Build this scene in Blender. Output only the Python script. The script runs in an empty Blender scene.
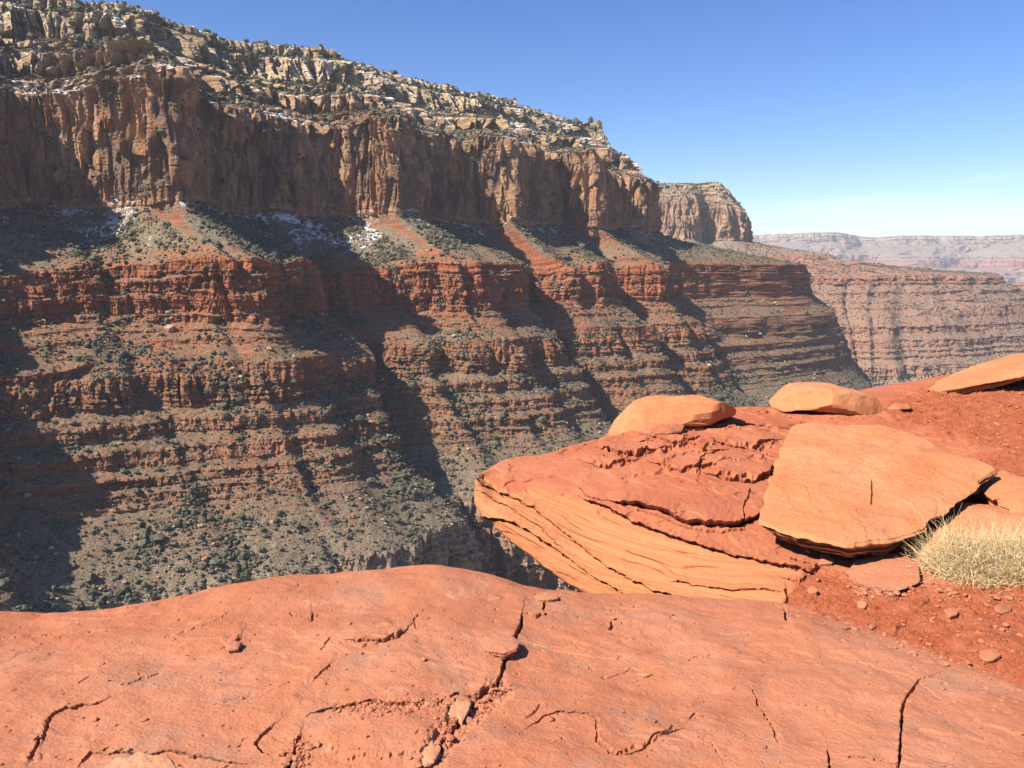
import bpy, math, random
import numpy as np
R = math.radians
random.seed(7)
rng = np.random.default_rng(7)

# ------------------------------------------------------------------ camera, light, exposure
S = bpy.context.scene
F_PX = 800.0                      # focal length in pixels of a 1024 wide frame
PITCH = math.atan(114.0 / F_PX)   # horizon at row 270
cam_d = bpy.data.cameras.new("camera")
cam = bpy.data.objects.new("camera", cam_d)
S.collection.objects.link(cam)
S.camera = cam
cam_d.sensor_width = 36.0
cam_d.lens = 36.0 * F_PX / 1024.0
cam_d.clip_start = 0.1
cam_d.clip_end = 120000.0
cam.location = (0, 0, 0)
cam.rotation_euler = (math.pi / 2 - PITCH, 0, 0)

SUN_DIR = np.array([-0.61, -0.37, 0.70])
SUN_DIR /= np.linalg.norm(SUN_DIR)
sun_el = math.asin(SUN_DIR[2])
sun_az = math.atan2(SUN_DIR[0], SUN_DIR[1])
W = bpy.data.worlds.new("World")
S.world = W
W.use_nodes = True
wn = W.node_tree
bg = wn.nodes["Background"]
sky = wn.nodes.new("ShaderNodeTexSky")
sky.sky_type = 'NISHITA'
sky.sun_disc = False
sky.sun_elevation = sun_el
sky.sun_rotation = sun_az
sky.altitude = 1500
sky.air_density = 1.0
sky.dust_density = 0.7
sky.ozone_density = 2.0
hs = wn.nodes.new("ShaderNodeHueSaturation")
hs.inputs["Saturation"].default_value = 1.3
hs.inputs["Hue"].default_value = 0.513
wn.links.new(sky.outputs[0], hs.inputs["Color"])
# a thin veil of cloud low over the far rim
tc = wn.nodes.new("ShaderNodeTexCoord"); mp = wn.nodes.new("ShaderNodeMapping"); mp.inputs["Scale"].default_value = (3, 3, 26)
cn_ = wn.nodes.new("ShaderNodeTexNoise"); cn_.inputs["Scale"].default_value = 1.2; cn_.inputs["Detail"].default_value = 6; cn_.inputs["Distortion"].default_value = .6
sx = wn.nodes.new("ShaderNodeSeparateXYZ"); wn.links.new(tc.outputs["Generated"], sx.inputs[0])
wn.links.new(tc.outputs["Generated"], mp.inputs[0]); wn.links.new(mp.outputs[0], cn_.inputs["Vector"])
def wmap(v, a, b, c=0.0, d=1.0):
    x = wn.nodes.new("ShaderNodeMapRange"); x.interpolation_type = 'SMOOTHSTEP'; wn.links.new(v, x.inputs[0])
    for i_, q_ in enumerate((a, b, c, d)): x.inputs[i_ + 1].default_value = q_
    return x.outputs[0]
def wmul(a, b):
    x = wn.nodes.new("ShaderNodeMath"); x.operation = 'MULTIPLY'; wn.links.new(a, x.inputs[0]); wn.links.new(b, x.inputs[1]); return x.outputs[0]
veil = wmul(wmul(wmap(sx.outputs[2], .13, .04), wmap(cn_.outputs["Fac"], .40, .62, .25, 1.0)), wmap(sx.outputs[0], -.3, .35, .15, .40))
mxw = wn.nodes.new("ShaderNodeMix"); mxw.data_type = 'RGBA'
wn.links.new(veil, mxw.inputs[0]); wn.links.new(hs.outputs[0], mxw.inputs[6]); mxw.inputs[7].default_value = (7.4, 7.9, 9.2, 1)
wn.links.new(mxw.outputs[2], bg.inputs[0])
bg.inputs[1].default_value = 0.083
sl = bpy.data.lights.new("sun", 'SUN')
sl.energy = 5.0
sl.angle = R(0.53)
sl.color = (1.0, 0.94, 0.82)
so = bpy.data.objects.new("sun", sl)
S.collection.objects.link(so)
from mathutils import Vector
so.rotation_euler = Vector(SUN_DIR.tolist()).to_track_quat('Z', 'Y').to_euler()
S.view_settings.view_transform = 'Standard'
S.view_settings.look = 'None'
S.view_settings.gamma = 1.0
S.view_settings.exposure = 1.05
S.cycles.max_bounces = 6
S.cycles.diffuse_bounces = 1
S.cycles.volume_bounces = 0
S.cycles.transparent_max_bounces = 4

# ------------------------------------------------------------------ helpers
CP, SP = math.cos(PITCH), math.sin(PITCH)

def ray(px, py):
    """direction through a picture point, scaled so that its forward part is 1"""
    px = np.asarray(px, float); py = np.asarray(py, float)
    x = px - 512.0
    y = F_PX * CP + (384.0 - py) * SP
    z = (384.0 - py) * CP - F_PX * SP
    return x / y, z / y

def at_z(px, py, z):
    a, b = ray(px, py)
    Y = z / b
    return np.array([a * Y, Y, z])

def at_y(px, py, Y):
    a, b = ray(px, py)
    return np.array([a * Y, Y, b * Y])

def project(P):
    x, y, z = P[..., 0], P[..., 1], P[..., 2]
    f = y * CP - z * SP
    u = y * SP + z * CP
    f = np.where(np.abs(f) < 1e-3, 1e-3, f)
    return 512 + F_PX * x / f, 384 - F_PX * u / f

_perm = rng.permutation(256).astype(np.int32)
_perm = np.concatenate([_perm, _perm, _perm])
_g = rng.normal(size=(256, 3)).astype(np.float32)
_g /= np.linalg.norm(_g, axis=1)[:, None]
_gx, _gy, _gz = [np.ascontiguousarray(_g[:, i]) for i in range(3)]

def perlin(x, y, z):
    x = np.asarray(x, np.float32); y = np.asarray(y, np.float32); z = np.asarray(z, np.float32)
    x, y, z = np.broadcast_arrays(x, y, z)
    fx, fy, fz = np.floor(x), np.floor(y), np.floor(z)
    xf = x - fx; yf = y - fy; zf = z - fz
    xi = fx.astype(np.int32) & 255; yi = fy.astype(np.int32) & 255; zi = fz.astype(np.int32) & 255
    def fade(t): return t * t * t * (t * (t * 6 - 15) + 10)
    u, v, w = fade(xf), fade(yf), fade(zf)
    pa = {}
    for dx in (0, 1):
        h0 = _perm[xi + dx]
        for dy in (0, 1): pa[dx, dy] = _perm[h0 + yi + dy]
    def c(dx, dy, dz):
        h = _perm[pa[dx, dy] + zi + dz]
        return _gx[h] * (xf - dx) + _gy[h] * (yf - dy) + _gz[h] * (zf - dz)
    def L(a, b, t): return a + (b - a) * t
    r = L(L(L(c(0,0,0), c(1,0,0), u), L(c(0,1,0), c(1,1,0), u), v),
          L(L(c(0,0,1), c(1,0,1), u), L(c(0,1,1), c(1,1,1), u), v), w)
    return r * 1.5

def fbm(x, y, z, o=4, gain=0.5, lac=2.03):
    s = 0; a = 1.0; n = 0
    for i in range(o):
        s = s + a * perlin(x + 17.3 * i, y + 5.1 * i, z + 9.7 * i); n += a
        a *= gain; x = x * lac; y = y * lac; z = z * lac
    return s / n * 1.4

def ridged(x, y, z, o=4, gain=0.5, lac=2.03):
    s = 0; a = 1.0; n = 0
    for i in range(o):
        s = s + a * (1 - 2.2 * np.abs(perlin(x + 31.3 * i, y + 7.1 * i, z + 3.7 * i))); n += a
        a *= gain; x = x * lac; y = y * lac; z = z * lac
    return s / n

def sstep(a, b, x):
    t = np.clip((x - a) / (b - a), 0, 1)
    return t * t * (3 - 2 * t)

def cat(vals, knots, t, lim=False):
    """Hermite interpolation of vals (K, ...) at positions knots"""
    vals = np.asarray(vals, float); knots = np.asarray(knots, float)
    d = np.diff(knots)
    sl_ = np.diff(vals, axis=0) / d.reshape((-1,) + (1,) * (vals.ndim - 1))
    m = np.empty_like(vals)
    m[0] = sl_[0]; m[-1] = sl_[-1]
    pr_ = sl_[:-1] * sl_[1:]
    m[1:-1] = np.where(pr_ > 0, 2 * pr_ / (sl_[:-1] + sl_[1:] + np.where(pr_ > 0, 0, 1)), 0.0) if lim else 0.5 * (sl_[:-1] + sl_[1:])
    i = np.clip(np.searchsorted(knots, t, side='right') - 1, 0, len(knots) - 2)
    sh = (-1,) + (1,) * (vals.ndim - 1)
    h = d[i].reshape(sh); s = ((t - knots[i]) / d[i]).reshape(sh)
    return ((2*s**3 - 3*s**2 + 1) * vals[i] + (s**3 - 2*s**2 + s) * h * m[i]
            + (-2*s**3 + 3*s**2) * vals[i+1] + (s**3 - s**2) * h * m[i+1])

def raw_mesh(name, V, quads=None, tris=None, smooth=False):
    me = bpy.data.meshes.new(name)
    V = np.ascontiguousarray(V, np.float32).reshape(-1, 3)
    me.vertices.add(len(V)); me.vertices.foreach_set("co", V.ravel())
    idx = []; starts = []; n = 0
    if quads is not None and len(quads):
        q = np.ascontiguousarray(quads, np.int32).reshape(-1, 4); idx.append(q.ravel())
        starts.append(np.arange(len(q), dtype=np.int32) * 4); n = q.size
    if tris is not None and len(tris):
        t = np.ascontiguousarray(tris, np.int32).reshape(-1, 3); idx.append(t.ravel())
        starts.append(np.arange(len(t), dtype=np.int32) * 3 + n)
    idx = np.concatenate(idx); starts = np.concatenate(starts)
    me.loops.add(len(idx)); me.loops.foreach_set("vertex_index", idx)
    me.polygons.add(len(starts)); me.polygons.foreach_set("loop_start", starts)
    me.update(calc_edges=True)
    me.polygons.foreach_set("use_smooth", np.full(len(starts), bool(smooth)))
    me.update()
    return me

def link(name, me, mat, label=None, cat_=None, kind=None, group=None, parent=None):
    o = bpy.data.objects.new(name, me)
    S.collection.objects.link(o)
    if mat: me.materials.append(mat)
    if label: o["label"] = label
    if cat_: o["category"] = cat_
    if kind: o["kind"] = kind
    if group: o["group"] = group
    if parent: o.parent = parent
    return o

def grid_quads(nr, nc, wrap=False):
    r = np.arange(nr - 1)[:, None]
    if wrap:
        c = np.arange(nc)[None, :]; c2 = (c + 1) % nc
    else:
        c = np.arange(nc - 1)[None, :]; c2 = c + 1
    return np.stack([r * nc + c, (r + 1) * nc + c, (r + 1) * nc + c2, r * nc + c2], -1).reshape(-1, 4)

def attr(me, name, a):
    at = me.attributes.new(name, 'FLOAT', 'POINT')
    at.data.foreach_set("value", np.ascontiguousarray(a, np.float32).ravel())

# ------------------------------------------------------------------ node helper
class NT:
    def __init__(s, name):
        s.m = bpy.data.materials.new(name); s.m.use_nodes = True
        s.t = s.m.node_tree; s.b = s.t.nodes["Principled BSDF"]
        s.b.inputs["Roughness"].default_value = 0.92
        s.b.inputs["Specular IOR Level"].default_value = 0.15
    def n(s, typ, **kw):
        x = s.t.nodes.new(typ)
        for k, v in kw.items(): setattr(x, k, v)
        return x
    def l(s, a, b): s.t.links.new(a, b)
    def val(s, sock, v):
        if hasattr(v, "links") or hasattr(v, "is_linked"): s.l(v, sock)
        else: sock.default_value = v
    def math(s, op, a, b=0.0, c=None, clamp=False):
        x = s.n("ShaderNodeMath", operation=op, use_clamp=clamp)
        s.val(x.inputs[0], a); s.val(x.inputs[1], b)
        if c is not None: s.val(x.inputs[2], c)
        return x.outputs[0]
    def remap(s, v, a, b, c=0.0, d=1.0, smooth=True):
        x = s.n("ShaderNodeMapRange"); x.interpolation_type = 'SMOOTHSTEP' if smooth else 'LINEAR'
        s.val(x.inputs[0], v)
        for i, q in enumerate((a, b, c, d)): x.inputs[i + 1].default_value = q
        return x.outputs[0]
    def mix(s, f, a, b, mode='MIX'):
        x = s.n("ShaderNodeMix", data_type='RGBA', blend_type=mode)
        s.val(x.inputs[0], f)
        for k, v in ((6, a), (7, b)):
            if isinstance(v, tuple): x.inputs[k].default_value = v + (1,) if len(v) == 3 else v
            else: s.l(v, x.inputs[k])
        return x.outputs[2]
    def ramp(s, v, stops, interp='LINEAR'):
        x = s.n("ShaderNodeValToRGB"); s.val(x.inputs[0], v)
        cr = x.color_ramp; cr.interpolation = interp
        while len(cr.elements) < len(stops): cr.elements.new(0.5)
        for e, (p, c) in zip(cr.elements, stops):
            e.position = p; e.color = tuple(c) + (1,)
        return x.outputs[0]
    def pos(s): return s.n("ShaderNodeNewGeometry").outputs["Position"]
    def scale(s, v, sc):
        x = s.n("ShaderNodeVectorMath", operation='MULTIPLY'); s.l(v, x.inputs[0]); x.inputs[1].default_value = sc
        return x.outputs[0]
    def noise(s, v, scale=1.0, detail=4.0, rough=0.55, dist=0.0):
        x = s.n("ShaderNodeTexNoise"); s.l(v, x.inputs["Vector"])
        x.inputs["Scale"].default_value = scale; x.inputs["Detail"].default_value = detail
        x.inputs["Roughness"].default_value = rough; x.inputs["Distortion"].default_value = dist
        return x.outputs["Fac"]
    def vor(s, v, scale=1.0, feature='F1', out=0):
        x = s.n("ShaderNodeTexVoronoi", feature=feature); s.l(v, x.inputs["Vector"])
        x.inputs["Scale"].default_value = scale
        return x.outputs[out]
    def bump(s, h, strength=1.0, dist=1.0, prev=None):
        x = s.n("ShaderNodeBump"); s.l(h, x.inputs["Height"])
        x.inputs["Strength"].default_value = strength; x.inputs["Distance"].default_value = dist
        if prev: s.l(prev, x.inputs["Normal"])
        return x.outputs[0]
    def done(s, col, nrm=None):
        k_ = s.k if hasattr(s, 'k') else 0.75
        col = s.mix(1.0, col, (k_, k_, k_), 'MULTIPLY')
        s.l(col, s.b.inputs["Base Color"])
        if nrm: s.l(nrm, s.b.inputs["Normal"])
        return s.m

# ------------------------------------------------------------------ canyon material
Z0, Z1 = -560.0, 440.0
def zr(z): return (z - Z0) / (Z1 - Z0)

def canyon_material(name, veg=1.0, snow=True, sc=1.0, pale=0.0):
    m = NT(name)
    p = m.pos()
    st = m.n("ShaderNodeAttribute", attribute_name="strat").outputs["Fac"]
    big = m.noise(p, 0.006 / sc, 3)
    stj = m.math('ADD', st, m.math('MULTIPLY', m.math('SUBTRACT', big, 0.5), 18.0))
    zf = m.remap(stj, Z0, Z1, 0, 1, smooth=False)
    rock = m.ramp(zf, [
        (0.0, (.30, .15, .09)), (zr(-430), (.36, .19, .12)), (zr(-330), (.42, .24, .15)), (zr(-287), (.42, .29, .20)),
        (zr(-262), (.34, .26, .19)), (zr(-235), (.33, .145, .075)), (zr(-180), (.36, .135, .065)), (zr(-150), (.40, .17, .09)),
        (zr(-118), (.38, .135, .06)), (zr(-62), (.40, .12, .052)), (zr(10), (.45, .125, .05)), (zr(70), (.46, .14, .06)),
        (zr(92), (.54, .29, .15)), (zr(225), (.56, .34, .19)), (zr(245), (.44, .22, .12)), (zr(285), (.48, .30, .17)),
        (zr(330), (.56, .385, .215)), (zr(430), (.54, .40, .24))])
    talus = m.ramp(zf, [
        (0.0, (.26, .17, .11)), (zr(-330), (.25, .19, .13)), (zr(-280), (.36, .275, .185)), (zr(-245), (.35, .22, .135)),
        (zr(-200), (.36, .185, .105)), (zr(-118), (.37, .185, .105)), (zr(-60), (.40, .165, .085)), (zr(15), (.38, .17, .09)),
        (zr(28), (.31, .23, .15)), (zr(84), (.31, .25, .17)), (zr(240), (.25, .20, .135)), (zr(430), (.24, .20, .14))])
    # bedding: fine horizontal bands
    sp = m.n("ShaderNodeSeparateXYZ"); m.l(p, sp.inputs[0])
    cb = m.n("ShaderNodeCombineXYZ")
    m.l(m.math('MULTIPLY', sp.outputs[0], 0.006 / sc), cb.inputs[0]); m.l(m.math('MULTIPLY', sp.outputs[1], 0.006 / sc), cb.inputs[1])
    m.l(m.math('MULTIPLY', st, 0.22 / sc), cb.inputs[2])
    band = m.noise(cb.outputs[0], 1.0, 5, 0.7)
    bandf = m.remap(band, 0.33, 0.67, 0.55, 1.35)
    # upright streaks and stains on the tall cliff
    stre = m.noise(m.scale(p, (0.06 / sc, 0.06 / sc, 0.006 / sc)), 1.0, 5, 0.62, 0.3)
    cliffband = m.math('MULTIPLY', m.remap(st, 84, 100), m.remap(st, 250, 236))
    varn = m.math('MULTIPLY', m.remap(stre, 0.50, 0.64), cliffband)
    redst = m.math('MULTIPLY', m.remap(m.noise(m.scale(p, (0.03 / sc, 0.03 / sc, 0.008 / sc)), 1.0, 4, 0.6, 0.4), 0.42, 0.60), cliffband)
    bfac = m.math('ADD', m.math('MULTIPLY', m.math('SUBTRACT', bandf, 1.0), m.math('SUBTRACT', 1.0, m.math('MULTIPLY', cliffband, 0.9))), 1.0)
    cc = m.n("ShaderNodeCombineXYZ")
    for i in range(3): m.l(bfac, cc.inputs[i])
    rock = m.mix(1.0, rock, cc.outputs[0], 'MULTIPLY')
    rock = m.mix(m.math('MULTIPLY', redst, 0.6), rock, (.44, .17, .08))
    rock = m.mix(m.math('MULTIPLY', varn, 0.6), rock, (.10, .07, .05))
    stain = m.noise(m.scale(p, (.013 / sc, .013 / sc, .006 / sc)), 1.0, 5, 0.65, 0.6)
    rock = m.mix(m.math('MULTIPLY', m.remap(stain, 0.48, 0.60, 0, .75), cliffband), rock, (.15, .10, .07))
    fine = m.noise(p, 0.16 / sc, 6, 0.7)
    rock = m.mix(m.remap(fine, 0.35, 0.7, 0, 0.45), rock, (.17, .095, .06))
    # talus: stones, earth and grey-green low cover
    tn = m.noise(p, 0.10 / sc, 6, 0.75)
    t2 = m.noise(p, 0.012 / sc, 4, 0.6)
    redp = m.math('MULTIPLY', m.remap(m.noise(p, 0.009 / sc, 4, 0.6), 0.52, 0.62), m.remap(st, 120, 80))
    talus = m.mix(m.math('MULTIPLY', redp, 0.65), talus, (.40, .125, .055))
    talus = m.mix(m.remap(tn, 0.40, 0.62, 0, 0.65 * veg), talus, (.17, .135, .085))
    talus = m.mix(m.remap(t2, 0.42, 0.62, 0, 0.5 * veg), talus, (.25, .195, .13))
    t3 = m.noise(p, 0.55 / sc, 3, 0.6)
    talus = m.mix(m.remap(t3, 0.50, 0.64, 0, 0.75 * veg), talus, (.075, .075, .045))
    talus = m.mix(m.remap(t3, 0.46, 0.32, 0, 0.65), talus, (.50, .33, .22))
    v = m.vor(p, 0.28 / sc, 'F1', 0)
    stones = m.math('MULTIPLY', m.remap(v, 0.30, 0.12), m.remap(m.noise(p, 0.03 / sc, 3), 0.45, 0.6))
    talus = m.mix(m.math('MULTIPLY', stones, 0.6), talus, (.42, .33, .25))
    talus = m.mix(1.0, talus, (.86, .85, .85), 'MULTIPLY')
    nz = m.n("ShaderNodeSeparateXYZ"); gn = m.n("ShaderNodeNewGeometry"); m.l(gn.outputs["True Normal"], nz.inputs[0])
    steep = m.math('ADD', nz.outputs[2], m.math('MULTIPLY', m.math('SUBTRACT', fine, 0.5), 0.5))
    tm = m.math('MAXIMUM', m.remap(steep, 0.50, 0.66), m.math('MULTIPLY', m.math('MULTIPLY', m.remap(stj, 22, 34), m.remap(stj, 90, 82)), m.remap(m.math('ABSOLUTE', nz.outputs[2]), .15, .30)))
    col = m.mix(tm, rock, talus)
    if snow:
        m.k = 0.78
        sa = m.n("ShaderNodeAttribute", attribute_name="snow").outputs["Fac"]
        sn = m.noise(p, 0.11, 6, 0.75)
        sm = m.math('MULTIPLY', m.remap(m.math('ADD', sn, m.math('MULTIPLY', sa, 0.35)), 0.71, 0.77), m.remap(nz.outputs[2], 0.52, 0.66))
        col = m.mix(sm, col, (.80, .82, .86))
    if pale: col = m.mix(pale, col, (.74, .56, .50))  # distance haze painted into the rock colour as a pale pink wash
    h = m.math('ADD', m.math('MULTIPLY', fine, 1.0), m.math('MULTIPLY', band, 0.6))
    nr = m.bump(h, 0.9, 4.0 * sc)
    return m.done(col, nr)

MAT_CANYON = canyon_material("canyon_rock")
MAT_FAR = canyon_material("distant_canyon_rock_hazed", veg=0.55, snow=False, sc=2.0, pale=.12)  # pale: creamier butte and painted haze in one tint
MAT_RIM = canyon_material("far_rim_rock_hazed", veg=0.3, snow=False, sc=7.0, pale=.14)  # pale: haze painted into the rim colour, on top of the volume

def simple_noise_mat(name, c1, c2, scale, dark=None, bump=None, lo=0.4, hi=0.6):
    m = NT(name); p = m.pos()
    n = m.noise(p, scale, 4, 0.6)
    col = m.mix(m.remap(n, lo, hi), c1, c2)
    nr = m.bump(m.noise(p, bump[0], 4, 0.7), 1.0, bump[1]) if bump else None
    return m.done(col, nr)

MAT_SCRUB = simple_noise_mat("scrub_leaves", (.065, .068, .042), (.165, .15, .10), 0.35)
MAT_BLOCK = simple_noise_mat("fallen_block_stone", (.42, .20, .11), (.46, .36, .26), 0.02)

# ------------------------------------------------------------------ canyon sheets
# level profile of one segment: list of (share of the way out, share of the way down)
def ledges(n, cliff=0.6, seed=0, lead=0.0):
    """n small cliffs between benches; cliff = share of the drop that is steep"""
    r = np.random.default_rng(seed)
    w = r.uniform(0.3, 1.8, n); w /= w.sum()
    pts = [(0.0, 0.0)]; h = z = 0.0
    for i in range(n):
        pts.append((h + w[i] * 0.95, z + w[i] * (1 - cliff))); 
        h += w[i]; z += w[i]
        pts.append((h, z))
    return pts
SLOPE = [(0, 0), (1, 1)]

class Sheet:
    pass

def build_sheet(name, levels, knots, nd, segs, ncol, mat, t_rng=(0, 1), seed=0, sc=1.0, disp=None, snowf=None,
                label=None, smooth=False, znom=None, blur=None, post=None):
    """levels: list of (K,3) contours from the top down; segs: per gap (rows, profile, cliffness, sway, columns)"""
    t = np.linspace(knots[0] + t_rng[0] * (knots[-1] - knots[0]), knots[0] + t_rng[1] * (knots[-1] - knots[0]), ncol)
    C = [cat(Lv, knots, t) for Lv in levels]
    if post: post(C, t, knots)
    if blur:
        for k in range(len(C)):
            w_ = blur[k]
            if w_ < 2: continue
            kr = np.exp(-0.5 * (np.arange(-3 * w_, 3 * w_ + 1) / w_) ** 2); kr /= kr.sum()
            pad = np.concatenate([np.repeat(C[k][:1], 3 * w_, 0), C[k], np.repeat(C[k][-1:], 3 * w_, 0)])
            C[k] = np.stack([np.convolve(pad[:, a_], kr, 'valid') for a_ in range(3)], -1)
    ND = cat(nd, knots, t); ND /= np.linalg.norm(ND, axis=1)[:, None]
    rows_P = []; rows_a = []; strat = []
    for k, (nr, prof, amp, sway, colm, fade) in enumerate(segs):
        pr = np.array(prof, float)
        # rows spread along the profile
        span = np.linalg.norm((C[k+1] - C[k])[:, :2], axis=1).mean(), abs((C[k+1] - C[k])[:, 2].mean())
        ln = np.concatenate([[0], np.cumsum(np.hypot(np.diff(pr[:, 0]) * span[0] * 0.6, np.diff(pr[:, 1]) * span[1]) + 1e-6)])
        a = np.linspace(0, ln[-1], nr, endpoint=False)
        h = np.interp(a, ln, pr[:, 0]); z = np.interp(a, ln, pr[:, 1])
        for i in range(nr):
            H = h[i]
            if fade > 0:   # the ledges come and go along the wall
                q = fbm(C[k][:, 0] / (130 * sc) + 7 * k, C[k][:, 1] / (130 * sc), z[i] * 2.5 + k, 2)
                w = sstep(-0.35, 0.25, q) * fade + (1 - fade)
                H = z[i] + (h[i] - z[i]) * w
                H = H[:, None]
            P = C[k] + (C[k+1] - C[k]) * H
            P[:, 2] = C[k][:, 2] + (C[k+1][:, 2] - C[k][:, 2]) * z[i]
            rows_P.append(P); f = i / nr
            kk = min(k + 1, len(segs) - 1)
            g = max(0.0, (f - 0.75) / 0.25) * 0.5
            kp = max(k - 1, 0); g2 = max(0.0, (0.25 - f) / 0.25) * 0.5
            am = [segs[k][j] * (1 - g - g2) + segs[kk][j] * g + segs[kp][j] * g2 for j in (2, 3, 4)]
            hd_ = np.interp(min(a[i] + ln[-1] * .012, ln[-1]), ln, pr[:, 0]) - np.interp(max(a[i] - ln[-1] * .012, 0), ln, pr[:, 0])
            zd_ = np.interp(min(a[i] + ln[-1] * .012, ln[-1]), ln, pr[:, 1]) - np.interp(max(a[i] - ln[-1] * .012, 0), ln, pr[:, 1])
            sl_ = zd_ * span[1] / (hd_ * span[0] + 1e-3)
            cw = 0.20 + 0.80 * float(sstep(0.75, 1.8, sl_))
            am[0] *= cw; am[2] *= 0.25 + .75 * cw
            rows_a.append(am)
            strat.append(znom[k] + (znom[k+1] - znom[k]) * z[i])
    P = np.array(rows_P); A = np.array(rows_a)
    for _ in range(2): A[1:-1] = (A[:-2] + 2 * A[1:-1] + A[2:]) / 4
    A = A[:, :, None]
    st = np.array(strat)[:, None] + np.zeros(ncol)[None, :]
    x, y, z = P[..., 0] / sc, P[..., 1] / sc, P[..., 2] / sc
    o = seed * 13.7
    DS = A[:, 1] * (0.75 * fbm(x / 150 + o, y / 150, z / 900, 3) + 0.45 * ridged(x / 55 + o, y / 55, z / 320, 3))
    D = DS
    # joints: upright columns with sharp recesses, in bays of different width
    wx = x + 9 * perlin(x / 40, y / 40, z / 60 + 3); wy = y + 9 * perlin(x / 40 + 8, y / 40, z / 60)
    c1 = ridged(wx / 52 + o, wy / 52, z / 330, 2, 0.5)
    c2 = np.clip(np.abs(perlin(wx / 21, wy / 21, z / 120)) * 6.0, 0, 1)
    c3 = np.clip(np.abs(perlin(wx / 7, wy / 7, z / 45)) * 3.0, 0, 1)
    c5 = sstep(-.05, .05, perlin(wx / 12, wy / 12 + 3, z / 80))
    c4 = sstep(-.06, .06, perlin(wx / 24 + 5, wy / 24, z / 55))
    D = D + A[:, 2] * (1.5 * c1 + 0.7 * c2 + 0.30 * c3 * sstep(-.2, .3, perlin(x / 60, y / 60, z / 50)) + 0.9 * c4 + .55 * c5 - 1.8)
    # every bed stands out or back by its own amount and breaks on its own joints
    zz = z + 1.2 * perlin(x / 60, y / 60, 2.2 + o + 0 * z)
    lay = 0
    for th, am_, jw in ((7.3, 1.0, 13.0), (3.1, .7, 6.0), (1.5, .35, 3.4)):
        bi = np.floor(zz / th); hsh = np.modf(np.abs(np.sin(bi * 12.9898 + o) * 43758.5))[0]
        pres = sstep(-.35, .25, perlin(x / 55, y / 55, bi * 3.7 + o))
        jn = sstep(-.10, .10, perlin(x / jw, y / jw, bi * 5.3 + .5 + o)) + .5 * sstep(-.1, .1, perlin(x / jw * 2.3, y / jw * 2.3, bi * 7.1 + .5))
        lay = lay + am_ * (1.5 * (hsh - .5) + 0.9 * (jn - .8)) * (.25 + .75 * pres)
    D = D + A[:, 0] * lay + A[:, 0] * 0.7 * fbm(x / 22 + o, y / 22, z / 30, 3)
    tg = np.gradient(P[..., :2], axis=1)
    kb = 11
    cs = np.cumsum(np.pad(tg, ((0, 0), (kb, kb), (0, 0)), mode='edge'), axis=1)
    tg = (cs[:, 2 * kb - 1:] - np.concatenate([np.zeros_like(cs[:, :1]), cs[:, :-2 * kb]], 1))[:, :P.shape[1]]
    ln_ = np.stack([tg[..., 1], -tg[..., 0]], -1); ln_ /= np.linalg.norm(ln_, axis=-1, keepdims=True) + 1e-9
    ln_ = ln_ * 0.9 + ND[None] * 0.35; ln_ /= np.linalg.norm(ln_, axis=-1, keepdims=True) + 1e-9
    D = D - DS
    P[..., 0] += (ND[None, :, 0] * DS + ln_[..., 0] * D) * sc
    P[..., 1] += (ND[None, :, 1] * DS + ln_[..., 1] * D) * sc
    P[..., 2] += sc * (0.5 * perlin(x / 9, y / 9, z / 9 + 5) + 2.0 * perlin(x / 45, y / 45, 3.3)) * 0.7
    if disp is not None: disp(P, st)
    me = raw_mesh(name, P, grid_quads(*P.shape[:2]), smooth=smooth)
    attr(me, "strat", st + 3 * fbm(x / 300, y / 300, 0 * x, 2))
    if snowf is not None: attr(me, "snow", snowf(P, st))
    ob = link(name, me, mat, label, None, 'structure')
    s = Sheet(); s.P = P; s.st = st; s.ob = ob
    return s

N0 = np.array([0.725, -0.69])
def pxy(px, Y): return np.array([(px - 512.0) / F_PX * Y, Y])

# name: level heights
ZL = dict(back=428, rim=420, coc_t=235, coc_b=84, esp_t=10, esp_b=-60, mid_t=-112, mid_b=-145, low=-230, red_t=-285, red_b=-430, flo=-540)
znom = list(ZL.values())
#  px,   Y,   spur, rim px, rim py, direction, extra
K = [
 (-300, 760,   0, -300, -62, None, 0),
 (-130, 880,  40, -165, -45, None, 0),
 (-60,  930,  20, -110, -30, None, 0),
 (-15, 1020, -60,  -50, -20, None, 0),
 (60,  1120, -25,   10, -8, None, 0),
 (98,  1105,  15,   45,  -3, None, 0),
 (150, 1050,  40,   82,   2, None, 0),
 (192, 1015,  42,  125,   7, None, 0),
 (212, 1150, -10,  165,  20, None, 0),
 (285, 1275, -75,  215,  38, None, 0),
 (350, 1350, -30,  285,  48, None, 0),
 (370, 1325,  30,  322,  50, None, 0),
 (410, 1295,  40,  350,  62, None, 0),
 (427, 1400,   0,  385,  73, None, 0),
 (478, 1510, -60,  430,  84, None, 0),
 (494, 1490,   5,  455,  90, None, 0),
 (510, 1465,  20,  480,  95, None, 0),
 (522, 1570, -10,  505, 100, None, 0),
 (560, 1690, -45,  530, 110, None, 0),
 (580, 1650,  10,  552, 117, None, 0),
 (598, 1630,  22,  572, 122, None, 0),
 (609, 1740,   0,  590, 125, None, 0),
 (652, 1890,   5,  None, 2450, None, 0),
 (650, 2050,  10,  None, 2700, (0.96, -0.28), 230),
 (632, 2300,   0,  None, 3100, (0.97, 0.22), 330),
 (600, 2800,   0,  None, 3600, (0.88, 0.48), 330),
]
off = dict(coc_t=-14, coc_b=0, esp_t=138, esp_b=154, mid_t=224, mid_b=235, low=308, red_t=400, red_b=425, flo=560)
gain = dict(coc_t=0, coc_b=0, esp_t=.55, esp_b=.60, mid_t=.68, mid_b=.70, low=.75, red_t=.75, red_b=.75, flo=.3)
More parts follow.
